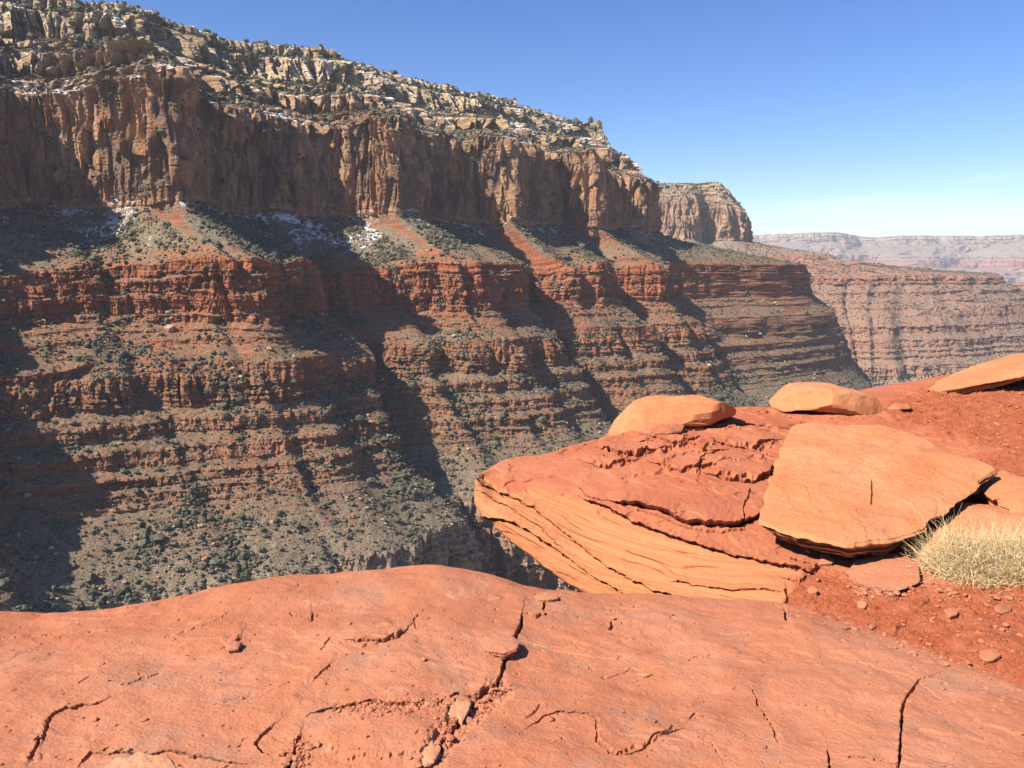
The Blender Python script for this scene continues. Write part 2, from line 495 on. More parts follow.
keep = dict(esp_t=.75, esp_b=.70, mid_t=.62, mid_b=.6, low=.52, red_t=.45, red_b=.45, flo=.3)
levels = [[] for _ in ZL]; nds = []; knots = [0.0]
lastrim = None
for i, (px, Y, spur, rpx, rpy, d, ex) in enumerate(K):
    d = np.array(d if d else N0, float); d /= np.linalg.norm(d)
    nds.append(d)
    base = pxy(px, Y)
    for j, (nm, z) in enumerate(ZL.items()):
        if nm in ('back', 'rim'):
            if rpx is None:
                rp = np.array([{2450: 215, 2700: 190, 3100: 120, 3600: 0}[rpy], rpy], float); zz = z - 6
            else:
                q = at_z(rpx, rpy, z); rp = q[:2]; zz = z
            if nm == 'back': rp = rp - d * 500 + np.array([-60, 60])
            levels[j].append([rp[0], rp[1], zz])
        else:
            e = ex if nm not in ('coc_t', 'coc_b') else 0
            zz = z
            if nm == 'coc_t': zz = z - (25 if i > 20 else 0) - (12 if i > 21 else 0)
            bn = base @ N0
            kp = keep.get(nm, 1.0) if i < 22 else 1.0
            p = base + N0 * ((-1065 + (bn + 1065) * kp) - bn) + d * (off[nm] + gain[nm] * spur + e)
            levels[j].append([p[0], p[1], zz])
    if i: knots.append(knots[-1] + max(14, abs(K[i][0] - K[i-1][0])) * (0.5 if i > 22 or i < 2 else 1.0))
levels = [np.array(l) for l in levels]
KAIB = [(0, 0), (.01, .10), (.12, .16), (.145, .42), (.36, .49), (.37, .55), (.60, .64), (.62, .80), (.84, .88), (.845, .91), (.985, .98), (1, 1)]
ESP = [(0, 0), (.06, .22), (.34, .26), (.38, .48), (.56, .51), (.60, .84), (.80, .86), (1, 1)]
segs = [
    # rows, profile, block roughness, sway, columns, ledges fading
    (14,  SLOPE,              1.5, 6, 0, 0),
    (240, KAIB,               1.8, 36, 20, 0.05),
    (160, SLOPE,              1.0, 24, 10.5, 0),
    (110, [(0, 0), (.80, .80), (.83, .87), (.93, .92), (1, 1)], 1.2, 5, 0, 0.6),
    (100, ESP,                3.4, 7, 5.5, 0.2),
    (95,  ledges(3, .40, 3),  2.2, 6, 1, 0.8),
    (60,  SLOPE,              3.2, 7, 6.0, 0),
    (160, ledges(5, .60, 5),  2.8, 7, 2.5, 0.55),
    (95,  ledges(4, .22, 8),  1.5, 6, 0, 0.8),
    (60,  SLOPE,              3.0, 12, 7, 0),
    (12,  SLOPE,              3.0, 10, 0, 0),
]
def snow_main(P, st):
    x, y = P[..., 0], P[..., 1]
    e1 = np.gradient(P, axis=0); e2 = np.gradient(P, axis=1); nn = np.cross(e2, e1)
    nn /= np.linalg.norm(nn, axis=-1)[..., None] + 1e-9; nn *= np.sign(nn[..., 2:3])
    sh = nn @ SUN_DIR
    for _ in range(12): sh[1:-1, 1:-1] = (sh[:-2, 1:-1] + sh[2:, 1:-1] + sh[1:-1, :-2] + sh[1:-1, 2:]) / 4
    aspect = sstep(.58, .25, sh)
    rec = np.exp(-((st - 55) / 40) ** 2) * sstep(10, -40, (P[..., 0] * N0[0] + P[..., 1] * N0[1]) + 1065 - (84 - st) * 1.7)
    up = sstep(60, 100, st)
    n = fbm(x / 90, y / 90, st / 200, 3)
    m = up * (0.42 + 0.8 * n + .5 * aspect) + 1.15 * rec * (.45 + .8 * n)
    m = m * (1 - sstep(92, 98, st) * (1 - sstep(224, 232, st)))
    return np.clip(m, 0, 1) * 1.0
TT = np.array([0.69, 0.725])
KT = [pxy(k_[0], k_[1]) @ TT for k_ in K[:23]]
def saw(t):
    # spurs that grow slowly and break off into narrow gullies
    d = 0
    for (p, w_, dep, rec) in ((-260, 40, 60, 120), (0, 45, 60, 130), (150, 45, 80, 150), (330, 14, 18, 40), (430, 16, 20, 45), (520, 14, 14, 35), (610, 36, 80, 85), (722, 20, 30, 45), (800, 14, 16, 35), (870, 16, 24, 45), (990, 36, 74, 100), (1115, 16, 24, 40), (1225, 28, 50, 80), (1340, 16, 22, 40), (1430, 22, 34, 60), (1530, 16, 22, 40), (1640, 36, 66, 110), (1800, 20, 30, 50)):
        d = d + dep * sstep(p, p + w_, t) * (1 - np.clip((t - p - w_) / rec, 0, 1) ** .8)
    return 26 - d + 10 * np.sin(t / 61.0)
def lower(C, t, kn):
    tl = np.interp(t, kn[:23], np.maximum.accumulate(KT))
    k_ = 45; pad = np.concatenate([2 * tl[0] - tl[k_:0:-1], tl, 2 * tl[-1] - tl[-2:-k_ - 2:-1]])
    tl = np.convolve(pad, np.ones(2 * k_ + 1) / (2 * k_ + 1), 'valid')
    w = (1 - sstep(kn[20], kn[22], t))[:, None]
    bs_ = C[3][:, :2] @ N0 + 1065; bs_ = np.where(t > kn[21], 0, bs_)
    bs_ = np.convolve(np.pad(bs_, 45, mode='edge'), np.hanning(93)[1:-1] / np.hanning(93).sum(), 'valid')
    for j, nm in enumerate(ZL):
        a_ = dict(back=6, rim=7, coc_t=12, coc_b=13, esp_t=6, red_t=8).get(nm, 4)
        C[j][:, 2] += a_ * fbm(tl / 75, 0 * tl + j * 2.1, 0 * tl, 3)
        if j < 4: continue
        g = dict(esp_t=1.25, esp_b=1.2, mid_t=1.1, mid_b=1.0, low=1.15, red_t=1.0, red_b=.9, flo=.3)[nm]
        fo = dict(esp_t=.5, esp_b=.42, mid_t=.22, mid_b=.2).get(nm, .08)
        tw = tl + 12 * np.sin(j * 1.7 + tl / 90) + 14 * perlin(tl / 60, 0 * tl + j * .9, 0 * tl)
        q = N0[None] * (-1065 + off[nm] + saw(tw) * g + fo * bs_)[:, None] + TT[None] * tl[:, None]
        C[j][:, :2] = C[j][:, :2] * (1 - w) + q * w
        if nm == 'esp_t': C[j][:, 2] += (-0.30 * (26 - saw(tw)) + 9 * fbm(tl / 38, 0 * tl + 4, 0 * tl, 3)) * w[:, 0]
wall = build_sheet("canyon_wall", levels, knots, np.array(nds), segs, 1500, MAT_CANYON, seed=1, snowf=snow_main, znom=znom, blur=[10, 3, 2, 2, 4, 4, 5, 5, 8, 12, 12, 30], post=lower)
wall.ob["label"] = "near canyon wall of banded cliffs, snowy ledges and scrubby talus"
S_SHEETS = [wall]

# ------------------------------------------------------------------ second headland: pale butte on a long red platform
def sheet2():
    # knots run along the platform from left to right; each level is (px, py, Y)
    cols = [
      # px at: rim, cliff top, cliff base, knob top, knob base, bench top, bench base, b2, b3, red_t, red_b, floor
      dict(y=(3700, 3600, 3560, 3350, 3330, 3150, 3120, 2950, 2900, 2750, 2700, 2500), px=(560, 560, 565, 570, 570, 570, 570, 570, 570, 570, 570, 570)),
      dict(y=(3700, 3600, 3560, 3350, 3330, 3100, 3070, 2900, 2850, 2700, 2650, 2450), px=(640, 645, 648, 650, 652, 660, 662, 665, 668, 672, 676, 680)),
      dict(y=(3660, 3560, 3520, 3300, 3280, 3050, 3020, 2850, 2800, 2660, 2620, 2450), px=(685, 688, 690, 690, 692, 705, 707, 712, 716, 722, 726, 735)),
      dict(y=(3700, 3690, 3660, 3310, 3290, 3065, 3035, 2865, 2815, 2670, 2630, 2450), px=(697, 700, 702, 712, 714, 730, 732, 738, 742, 750, 754, 765)),
      dict(y=(3640, 3600, 3560, 3320, 3300, 3080, 3050, 2880, 2830, 2680, 2640, 2450), px=(712, 716, 718, 735, 737, 760, 762, 768, 772, 782, 786, 800)),
      dict(y=(3720, 3680, 3640, 3340, 3320, 3060, 3030, 2860, 2810, 2660, 2620, 2450), px=(733, 738, 743, 780, 783, 830, 833, 838, 842, 850, 856, 880)),
      dict(y=(4000, 3900, 3800, 3360, 3340, 3100, 3070, 2850, 2800, 2640, 2600, 2450), px=(730, 736, 746, 817, 821, 890, 894, 890, 895, 905, 912, 960)),
      dict(y=(4300, 4200, 4100, 3500, 3480, 3250, 3230, 3050, 3030, 2900, 2860, 2700), px=(720, 726, 740, 826, 832, 965, 969, 1000, 1003, 1040, 1048, 1150)),
      dict(y=(4700, 4600, 4500, 3900, 3880, 3500, 3480, 3400, 3380, 3300, 3280, 3200), px=(700, 706, 720, 815, 825, 992, 996, 1040, 1045, 1090, 1098, 1220)),
      dict(y=(5200, 5100, 5000, 4500, 4480, 4200, 4180, 4100, 4080, 4000, 3990, 3900), px=(680, 686, 700, 790, 800, 985, 990, 1040, 1045, 1090, 1098, 1200)),
    ]
    z = [385, 330, 128, 62, 40, -26, -58, -140, -170, -345, -455, -540]
    zn = [385, 300, 84, 20, -40, -70, -112, -140, -190, -235, -340, -540]
    lv = [[] for _ in range(13)]
    nd = []
    for ci, c in enumerate(cols):
        top = pxy(c['px'][0], c['y'][0])
        lv[0].append([top[0] - 500, top[1] + 500, 392 if ci < 5 else 304])
        for j in range(12):
            q = pxy(c['px'][j], c['y'][j]); zz = z[j]
            if j == 1: zz = [322, 322, 318, 312, 300, 262, 250, 250, 250, 250][ci]
            if j == 0 and ci > 4: zz = 300
            lv[j+1].append([q[0], q[1], zz])
        a = pxy(c['px'][9], c['y'][9]) - pxy(c['px'][3], c['y'][3]); nd.append(a / np.linalg.norm(a))
    lv = [np.array(l) for l in lv]
    sg = [(8, SLOPE, 1, 4, 0, 0),
          (50, KAIB, 4, 16, 4, .2),
          (130, SLOPE, 1.2, 22, 9, 0),
          (60, SLOPE, 1.2, 6, 0, 0),
          (30, SLOPE, 3, 9, 4, 0),
          (80, ledges(3, .4, 21), 2, 9, 0, .7),
          (40, [(0, 0), (.3, .5), (.6, .55), (1, 1)], 4, 12, 7, 0),
          (80, ledges(3, .45, 22), 2.6, 10, 1, .6),
          (40, SLOPE, 4, 12, 7, 0),
          (150, ledges(5, .5, 23), 2.6, 10, 2, .6),
          (80, SLOPE, 3, 18, 8, 0),
          (10, SLOPE, 2, 8, 0, 0)]
    kn = np.array([0, 60, 110, 130, 160, 230, 310, 380, 420, 460.])
    def cut(C, t, kn_):
        a_ = cat(np.array(nd), kn_, t)
        for j in range(4, len(C)):
            dd_ = 0
            for (p, w_, dep, rec) in ((90, 14, 40, 26), (122, 9, 26, 22), (158, 10, 60, 30), (192, 12, 26, 26), (232, 10, 34, 24), (268, 14, 24, 22), (300, 14, 34, 30), (340, 10, 30, 22)):
                pp = p + (j - 6) * 2.2 + 5 * math.sin(j * 1.3 + p)
                dd_ = dd_ + dep * sstep(pp, pp + w_, t) * (1 - np.clip((t - pp - w_) / rec, 0, 1) ** .8)
            g_ = min(1.0, .35 + .12 * (j - 4))
            C[j][:, :2] -= a_ * (dd_ * g_)[:, None]
            C[j][:, 2] += 8 * fbm(t / 25, 0 * t + j, 0 * t, 3)
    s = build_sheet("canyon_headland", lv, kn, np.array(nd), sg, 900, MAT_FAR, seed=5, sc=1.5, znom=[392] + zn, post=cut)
    s.ob["label"] = "pale butte above a long red terraced headland"
    return s
head = sheet2()
S_SHEETS.append(head)

# low pink spur in the gap at the right, and the far rim
def far_sheet(name, rows, cols_px, ncol, sg, zn, seed, sc, mat, label):
    """rows: per level (list of Y per column, list of z per column)"""
    lv = []
    for (Ys, zs) in rows:
        lv.append(np.array([[*pxy(p, Y), z] for p, Y, z in zip(cols_px, Ys, zs)]))
    nd = np.array([[0.15, -0.99]] * len(cols_px))
    s = build_sheet(name, lv, np.array(cols_px, float), nd, sg, ncol, mat, seed=seed, sc=sc, znom=zn)
    s.ob["label"] = label
    return s
cp = [900, 960, 1000, 1040, 1120, 1250, 1500]
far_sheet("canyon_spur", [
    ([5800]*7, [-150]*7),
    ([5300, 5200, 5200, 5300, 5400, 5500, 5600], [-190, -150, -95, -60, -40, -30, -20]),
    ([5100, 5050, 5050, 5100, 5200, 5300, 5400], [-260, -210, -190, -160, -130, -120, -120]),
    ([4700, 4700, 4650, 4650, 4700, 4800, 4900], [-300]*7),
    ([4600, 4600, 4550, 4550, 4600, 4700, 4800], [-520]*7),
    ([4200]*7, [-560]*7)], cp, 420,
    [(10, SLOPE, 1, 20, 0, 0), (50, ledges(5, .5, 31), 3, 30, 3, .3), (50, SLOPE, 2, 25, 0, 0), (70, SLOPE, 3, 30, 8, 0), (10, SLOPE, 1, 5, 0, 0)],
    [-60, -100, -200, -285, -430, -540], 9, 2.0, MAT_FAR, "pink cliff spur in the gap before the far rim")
cp = [560, 640, 700, 745, 800, 838, 850, 900, 960, 1024, 1100, 1250, 1500, 1900]
n = len(cp)
rimz = [690, 690, 680, 672, 676, 676, 640, 632, 634, 632, 636, 650, 650, 650]
def jag(base, amp, s):
    r = np.random.default_rng(s); return [base + amp * r.uniform(-1, 1) for _ in range(n)]
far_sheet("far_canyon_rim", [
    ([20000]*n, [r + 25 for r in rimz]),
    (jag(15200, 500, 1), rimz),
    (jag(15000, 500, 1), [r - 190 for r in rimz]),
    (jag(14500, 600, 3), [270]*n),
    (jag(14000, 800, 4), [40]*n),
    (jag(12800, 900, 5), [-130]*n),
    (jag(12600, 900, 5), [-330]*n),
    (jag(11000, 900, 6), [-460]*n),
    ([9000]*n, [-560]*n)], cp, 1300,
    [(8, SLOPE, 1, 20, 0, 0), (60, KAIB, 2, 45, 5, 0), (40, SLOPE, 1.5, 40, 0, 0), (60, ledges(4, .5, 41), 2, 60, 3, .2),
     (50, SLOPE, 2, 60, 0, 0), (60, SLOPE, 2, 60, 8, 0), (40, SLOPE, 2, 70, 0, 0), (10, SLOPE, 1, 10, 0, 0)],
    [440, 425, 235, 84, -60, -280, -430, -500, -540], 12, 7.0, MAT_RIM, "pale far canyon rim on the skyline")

# canyon floor
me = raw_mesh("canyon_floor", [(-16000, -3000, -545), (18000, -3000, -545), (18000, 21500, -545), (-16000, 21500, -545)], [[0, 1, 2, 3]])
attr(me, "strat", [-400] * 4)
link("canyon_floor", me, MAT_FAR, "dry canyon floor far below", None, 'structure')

# ------------------------------------------------------------------ scattered cover on the slopes
_ico_v = None
def ico():
    g = (1 + 5 ** .5) / 2
    v = np.array([(-1, g, 0), (1, g, 0), (-1, -g, 0), (1, -g, 0), (0, -1, g), (0, 1, g), (0, -1, -g), (0, 1, -g), (g, 0, -1), (g, 0, 1), (-g, 0, -1), (-g, 0, 1)], float)
    v /= np.linalg.norm(v[0])
    f = np.array([(0,11,5),(0,5,1),(0,1,7),(0,7,10),(0,10,11),(1,5,9),(5,11,4),(11,10,2),(10,7,6),(7,1,8),(3,9,4),(3,4,2),(3,2,6),(3,6,8),(3,8,9),(4,9,5),(2,4,11),(6,2,10),(8,6,7),(9,8,1)])
    return v, f
ICO_V, ICO_F = ico()

def scatter(P, sizes, flat=0.7, jit=0.25, sink=0.2, r=rng):
    n = len(P)
    a = r.uniform(0, 2 * np.pi, n)
    V = ICO_V[None] * (1 + r.uniform(-jit, jit, (n, 12, 1)))
    sx = r.uniform(0.75, 1.25, (n, 1)); sy = r.uniform(0.75, 1.25, (n, 1)); fz = r.uniform(0.75, 1.25, (n, 1)) * flat
    x, y, z = V[..., 0] * sx, V[..., 1] * sy, V[..., 2] * fz
    ca, sa = np.cos(a)[:, None], np.sin(a)[:, None]
    s = sizes[:, None]
    out = np.stack([P[:, None, 0] + s * (x * ca - y * sa), P[:, None, 1] + s * (x * sa + y * ca),
                    P[:, None, 2] + s * (z + flat * (1 - sink))], -1)
    F = ICO_F[None] + (np.arange(n) * 12)[:, None, None]
    return out.reshape(-1, 3), F.reshape(-1, 3)

def sheet_cells(s):
    P = s.P
    e1 = P[1:, :-1] - P[:-1, :-1]; e2 = P[:-1, 1:] - P[:-1, :-1]
    nr = np.cross(e2, e1); ar = np.linalg.norm(nr, axis=-1) + 1e-9
    nr = nr / ar[..., None]
    nr = nr * np.sign(nr[..., 2:3] + 1e-9)
    c = (P[1:, 1:] + P[:-1, :-1]) / 2
    px, py = project(c)
    vis = (px > -80) & (px < 1100) & (py > -60) & (py < 650)
    return c, nr, ar, vis, s.st[:-1, :-1]

def pick(w, n):
    w = w.ravel(); cs = np.cumsum(w); 
    return np.unique(np.searchsorted(cs, rng.uniform(0, cs[-1], n)))

c, nr, ar, vis, st = sheet_cells(wall)
x, y = c[..., 0], c[..., 1]
clump = sstep(-0.05, 0.5, fbm(x / 70, y / 70, st / 60, 3))
flat_ = sstep(0.45, 0.7, nr[..., 2])
dens = np.interp(st, [-430, -285, -260, -200, -120, -60, 8, 20, 60, 84, 235, 300, 415, 425], [1.2, 2.2, 2.0, 1.4, 1.1, .8, .7, 1.6, 1.8, 1.2, 1.6, 1.5, 2.2, 3])
w = ar * vis * flat_ * (0.15 + clump) * dens * np.interp(st, [84, 200, 240, 419, 420.5, 421], [1, .5, .3, .3, .9, .2])
idx = pick(w, 190000)
pos = c.reshape(-1, 3)[idx]; sst = st.ravel()[idx]
sz = np.exp(rng.normal(0.15, 0.5, len(idx))) * np.interp(sst, [-300, 0, 84, 300, 420], [1.0, .95, 1.0, 1.35, 1.7])
V, Fc = scatter(pos + rng.normal(0, .4, pos.shape) * [1, 1, 0], sz, flat=0.85)
link("desert_scrub", raw_mesh("desert_scrub", V, tris=Fc), MAT_SCRUB, "grey-green scrub dotted over the near canyon slopes", "scrub", 'stuff')
w = ar * vis * sstep(0.4, 0.6, nr[..., 2]) * np.interp(st, [-430, -285, 20, 80, 90, 235, 420], [1, 1, 1.2, 1.6, .4, .6, .3]) * sstep(-.2, .5, fbm(x / 50 + 9, y / 50, st / 40, 3))
idx = pick(w, 26000)
pos = c.reshape(-1, 3)[idx]
sz = np.exp(rng.normal(-0.15, 0.5, len(idx)))
V, Fc = scatter(pos, sz, flat=0.7, jit=0.35)
link("fallen_blocks", raw_mesh("fallen_blocks", V, tris=Fc), MAT_BLOCK, "fallen stone blocks strewn over the canyon talus", "rubble", 'stuff')
c, nr, ar, vis, st = sheet_cells(head)
w = ar * vis * sstep(0.45, 0.7, nr[..., 2]) * (0.3 + sstep(-.3, .4, fbm(c[..., 0] / 120, c[..., 1] / 120, st / 60, 3)))
idx = pick(w, 26000)
pos = c.reshape(-1, 3)[idx]
V, Fc = scatter(pos, np.exp(rng.normal(0.75, 0.35, len(idx))), flat=0.8)
link("distant_scrub", raw_mesh("distant_scrub", V, tris=Fc), MAT_SCRUB, "scrub dotted over the terraced headland", "scrub", 'stuff')

# ------------------------------------------------------------------ foreground materials
def sandstone(name, c_main, c_light, c_dark, grey=0.45, bed=None, bumpd=0.009, patch=1.0):
    m = NT(name); p = m.pos()
    n1 = m.noise(p, 1.6 * patch, 5, 0.6, 0.4)
    n2 = m.noise(p, 9.0, 6, 0.7)
    n3 = m.noise(p, 60.0, 4, 0.7)
    col = m.mix(m.remap(n1, 0.35, 0.65), c_main, c_light)
    col = m.mix(m.remap(n2, 0.50, 0.72, 0, 0.55), col, c_dark)
    col = m.mix(m.remap(m.noise(p, 3.1, 5, 0.65, 0.5), 0.50, 0.68, 0, grey), col, (.34, .20, .14))
    col = m.mix(m.remap(m.noise(p, 0.9, 4, 0.6, 0.8), 0.52, 0.66, 0, .45), col, c_dark)
    col = m.mix(m.remap(m.noise(p, 5.5, 6, 0.75, 0.2), 0.60, 0.70, 0, .5), col, (.70, .36, .22))
    col = m.mix(m.remap(n3, 0.62, 0.8, 0, 0.45), col, (.60, .33, .21))
    col = m.mix(m.remap(n3, 0.38, 0.22, 0, 0.5), col, (.24, .075, .035))
    n4 = m.noise(p, 210.0, 3, 0.7)
    col = m.mix(m.remap(n4, 0.60, 0.72, 0, 0.5), col, (.68, .36, .22))
    col = m.mix(m.remap(n4, 0.40, 0.30, 0, 0.6), col, (.20, .065, .035))
    col = m.mix(m.remap(m.vor(m.scale(p, (1, 1, 1)), 26.0, 'F1', 0), 0.13, 0.05, 0, .7), col, (.13, .06, .04))
    h = m.math('ADD', m.math('ADD', m.math('MULTIPLY', n2, 1.0), m.math('MULTIPLY', n3, 0.35)), m.math('MULTIPLY', n4, 0.15))
    if bed:
        bd = m.noise(m.scale(p, bed), 1.0, 5, 0.65, 0.25)
        col = m.mix(m.remap(bd, 0.45, 0.62, 0, 0.5), col, c_dark)
        col = m.mix(m.remap(bd, 0.45, 0.33, 0, 0.5), col, (.62, .33, .17))
        h = m.math('ADD', h, m.math('MULTIPLY', bd, 1.6))
    nr = m.bump(h, 0.8, bumpd)
    return m.done(col, nr)
MAT_SLAB = sandstone("red_sandstone", (.50, .175, .088), (.54, .215, .118), (.40, .125, .058))
MAT_BOULDER = sandstone("orange_sandstone", (.56, .205, .085), (.61, .255, .118), (.45, .135, .055), grey=0.2)
MAT_FLAKE = sandstone("pale_sandstone", (.58, .24, .115), (.62, .31, .17), (.50, .18, .085), grey=0.1)

def mat_outcrop():
    m = NT("outcrop_sandstone"); p = m.pos()
    kind = m.n("ShaderNodeAttribute", attribute_name="dirt").outputs["Fac"]
    face = m.n("ShaderNodeAttribute", attribute_name="face").outputs["Fac"]
    n1 = m.noise(p, 1.3, 5, 0.6, 0.4); n2 = m.noise(p, 9.0, 6, 0.7); n3 = m.noise(p, 60, 4, 0.7)
    top = m.mix(m.remap(n1, 0.35, 0.65), (.46, .135, .064), (.51, .175, .09))
    top = m.mix(m.remap(n2, 0.5, 0.72, 0, 0.5), top, (.36, .098, .045))
    bed = m.n("ShaderNodeAttribute", attribute_name="bed").outputs["Fac"]
    cb = m.n("ShaderNodeCombineXYZ"); m.l(m.math('MULTIPLY', bed, 9.0), cb.inputs[2])
    m.l(m.math('MULTIPLY', n1, 1.2), cb.inputs[0])
    bd = m.noise(cb.outputs[0], 1.0, 6, 0.7)
    fc = m.mix(m.remap(bd, 0.35, 0.62), (.59, .235, .105), (.50, .165, .068))
    fc = m.mix(m.remap(n1, 0.5, 0.7, 0, 0.5), fc, (.63, .285, .14))
    col = m.mix(face, top, fc)
    dirt = m.mix(m.remap(n2, 0.38, 0.66), (.36, .090, .036), (.44, .135, .065))
    dirt = m.mix(m.remap(m.vor(p, 38, 'F1', 0), 0.30, 0.12, 0, 0.6), dirt, (.48, .18, .10))
    col = m.mix(kind, col, dirt)
    col = m.mix(m.remap(n3, 0.62, 0.8, 0, 0.4), col, (.60, .33, .20))
    col = m.mix(m.remap(n3, 0.38, 0.22, 0, 0.5), col, (.25, .075, .035))
    h = m.math('ADD', m.math('MULTIPLY', n2, 1.0), m.math('MULTIPLY', n3, 0.4))
    h = m.math('ADD', h, m.math('MULTIPLY', m.math('MULTIPLY', bd, face), 0.9))
    h = m.math('ADD', h, m.math('MULTIPLY', m.math('MULTIPLY', m.noise(p, 32, 5, 0.8), kind), 2.5))
    return m.done(col, m.bump(h, 0.8, 0.007))
MAT_OUT = mat_outcrop()

# ------------------------------------------------------------------ foreground patches
def wob(PX, PY, amp, s, seed):
    return PX + amp * perlin(PX / s, PY / s, seed + 0 * PX) + amp * .5 * perlin(PX / s * 2.7, PY / s * 2.7, seed + 9 + 0 * PX), \
           PY + amp * perlin(PX / s, PY / s, seed + 4 + 0 * PX) + amp * .5 * perlin(PX / s * 2.7, PY / s * 2.7, seed + 13 + 0 * PX)

def pl_dist(X, Y, pts, closed=False):
    d = np.full(X.shape, 1e9); pts = list(pts) + ([pts[0]] if closed else [])
    side = np.zeros(X.shape)
    for (x0, y0), (x1, y1) in zip(pts[:-1], pts[1:]):
        dx, dy = x1 - x0, y1 - y0; L2 = dx * dx + dy * dy + 1e-9
        t = np.clip(((X - x0) * dx + (Y - y0) * dy) / L2, 0, 1)
        q = np.hypot(X - x0 - t * dx, Y - y0 - t * dy)
        s_ = (X - x0) * dy - (Y - y0) * dx
        m_ = q < d
        d = np.where(m_, q, d); side = np.where(m_, np.sign(s_), side)
    return d, side

def inside(X, Y, pts):
    r = np.zeros(X.shape, bool); n_ = len(pts)
    for i in range(n_):
        x0, y0 = pts[i]; x1, y1 = pts[(i + 1) % n_]
        if y0 == y1: continue
        c_ = ((y0 > Y) != (y1 > Y)) & (X < (x1 - x0) * (Y - y0) / (y1 - y0) + x0)
        r ^= c_
    return r

def crack(H, X, Y, pts, w, depth, jit=2.0, ledge=0.0, OV=None, ov=0.0):
    """carve a crack along picture points; ledge lifts the ground above it (its upper side)"""
    if pts[0][0] > pts[-1][0]: pts = pts[::-1]
    x0 = min(p[0] for p in pts) - 30; x1 = max(p[0] for p in pts) + 30
    y0 = min(p[1] for p in pts) - 30; y1 = max(p[1] for p in pts) + 30
    m_ = (X > x0) & (X < x1) & (Y > y0) & (Y < y1)
    xs, ys = wob(X[m_], Y[m_], jit, 9.0, pts[0][0] * .37)
    d, side = pl_dist(xs, ys, pts)
    ww = w * (0.65 + 0.7 * np.abs(perlin(xs / 14, ys / 14, 3.3 + 0 * xs)))
    g = 1 - sstep(0.35, 1.0, d / (ww + 1e-6))
    h = -depth * g
    if ledge: h = h + ledge * (side > 0) * np.exp(-d / 10.0) * (1 - sstep(12, 24, d))
    H[m_] += h
    if OV is not None and ov: OV[m_] += ov * (side > 0) * (1 - g) * np.exp(-np.clip(d - ww, 0, None) / 7.0) * (1 - sstep(12, 24, d))

def plate(H, X, Y, pts, height, jit=3.0, edge=1.2):
    x0 = min(p[0] for p in pts) - 12; x1 = max(p[0] for p in pts) + 12
    y0 = min(p[1] for p in pts) - 12; y1 = max(p[1] for p in pts) + 12
    m_ = (X > x0) & (X < x1) & (Y > y0) & (Y < y1)
    xs, ys = wob(X[m_], Y[m_], jit, 11.0, pts[0][0] * .21)
    d, _ = pl_dist(xs, ys, pts, True)
    i_ = inside(xs, ys, pts)
    sd = np.where(i_, d, -d)
    H[m_] += height * sstep(-edge * .3, edge, sd) * (0.8 + .2 * sstep(0, 12, sd))

def net_patch(net, nu, nv, ku=None, kv=None):
    net = np.array(net, float)
    r_, c_ = net.shape[:2]
    kv = np.arange(r_) if kv is None else np.array(kv, float)
    ku = np.arange(c_) if ku is None else np.array(ku, float)
    a = cat(net, kv, np.linspace(kv[0], kv[-1], nv), True)
    b = cat(np.swapaxes(a, 0, 1), ku, np.linspace(ku[0], ku[-1], nu))
    return np.swapaxes(b, 0, 1)

def grid_normals(P):
    du = np.gradient(P, axis=1); dv = np.gradient(P, axis=0)
    n_ = np.cross(du, dv); n_ /= np.linalg.norm(n_, axis=-1)[..., None] + 1e-12
    return n_

def flakes(x, y, s, seed, step=0.006, k=7):
    """terraced skin: thin layers broken away at ragged edges"""
    f = fbm(x / s, y / s, seed + 0 * x, 5, 0.55)
    f = f * k + 0.10 * fbm(x / s * 6, y / s * 6, seed + 3 + 0 * x, 3)
    fl = np.floor(f); fr = f - fl
    return (fl + sstep(0.0, 0.10, fr)) * step

# ---- A: the slab underfoot
px_c = [-700, -300, -100, 0, 150, 300, 420, 480, 530, 600, 690, 785, 860, 920, 1024, 1150, 1400, 1900]
ed_y = [660, 640, 628, 617, 603, 578, 567, 577, 590, 590, 597, 606, 630, 652, 692, 740, 820, 950]
ed_z = [-1.9, -1.84, -1.80, -1.77, -1.73, -1.68, -1.655, -1.68, -1.70, -1.70, -1.69, -1.69, -1.70, -1.69, -1.68, -1.67, -1.66, -1.6]
net = [[(-6 + 12 * i / (len(px_c) - 1), -4.0, -1.58) for i in range(len(px_c))]]
net.append([tuple(at_z(p, 1300, -1.58)) for p in px_c])
net.append([tuple(at_z(512 + (p - 512) * 1.0, 1000, -1.59)) for p in px_c])
for f, dz in ((0.0, .0), (.35, .012), (.68, .015)):
    net.append([tuple(at_z(p, 775 + (e - 775) * f if e < 760 else 900 + (e - 900) * f, -1.60 + (z + 1.60) * f + dz)) for p, e, z in zip(px_c, ed_y, ed_z)])
edge = [at_z(p, e, z) for p, e, z in zip(px_c, ed_y, ed_z)]
net.append([tuple(q) for q in edge])
net.append([(q[0] * 1.02, q[1] + .10, q[2] - .10) for q in edge])
net.append([(q[0] * 1.04, q[1] + .22, q[2] - .45) for q in edge])
net.append([(q[0] * 1.05, q[1] + .30, q[2] - 1.6) for q in edge])
net.append([(q[0] * 1.1, q[1] + .9, q[2] - 9) for q in edge])
net.append([(q[0] * 4, q[1] + 30, q[2] - 70) for q in edge])
ku = [0]
for a_, b_ in zip(px_c[:-1], px_c[1:]): ku.append(ku[-1] + (b_ - a_) * (0.35 if a_ < -90 or b_ > 1140 else 1.0))
kv = [0, .6, 1.1, 2.2, 4.2, 5.8, 6.6, 6.95, 7.25, 7.5, 7.8, 8.0]
PA = net_patch(net, 1500, 900, ku, kv)
X, Y = project(PA)
x, y, z = PA[..., 0], PA[..., 1], PA[..., 2]
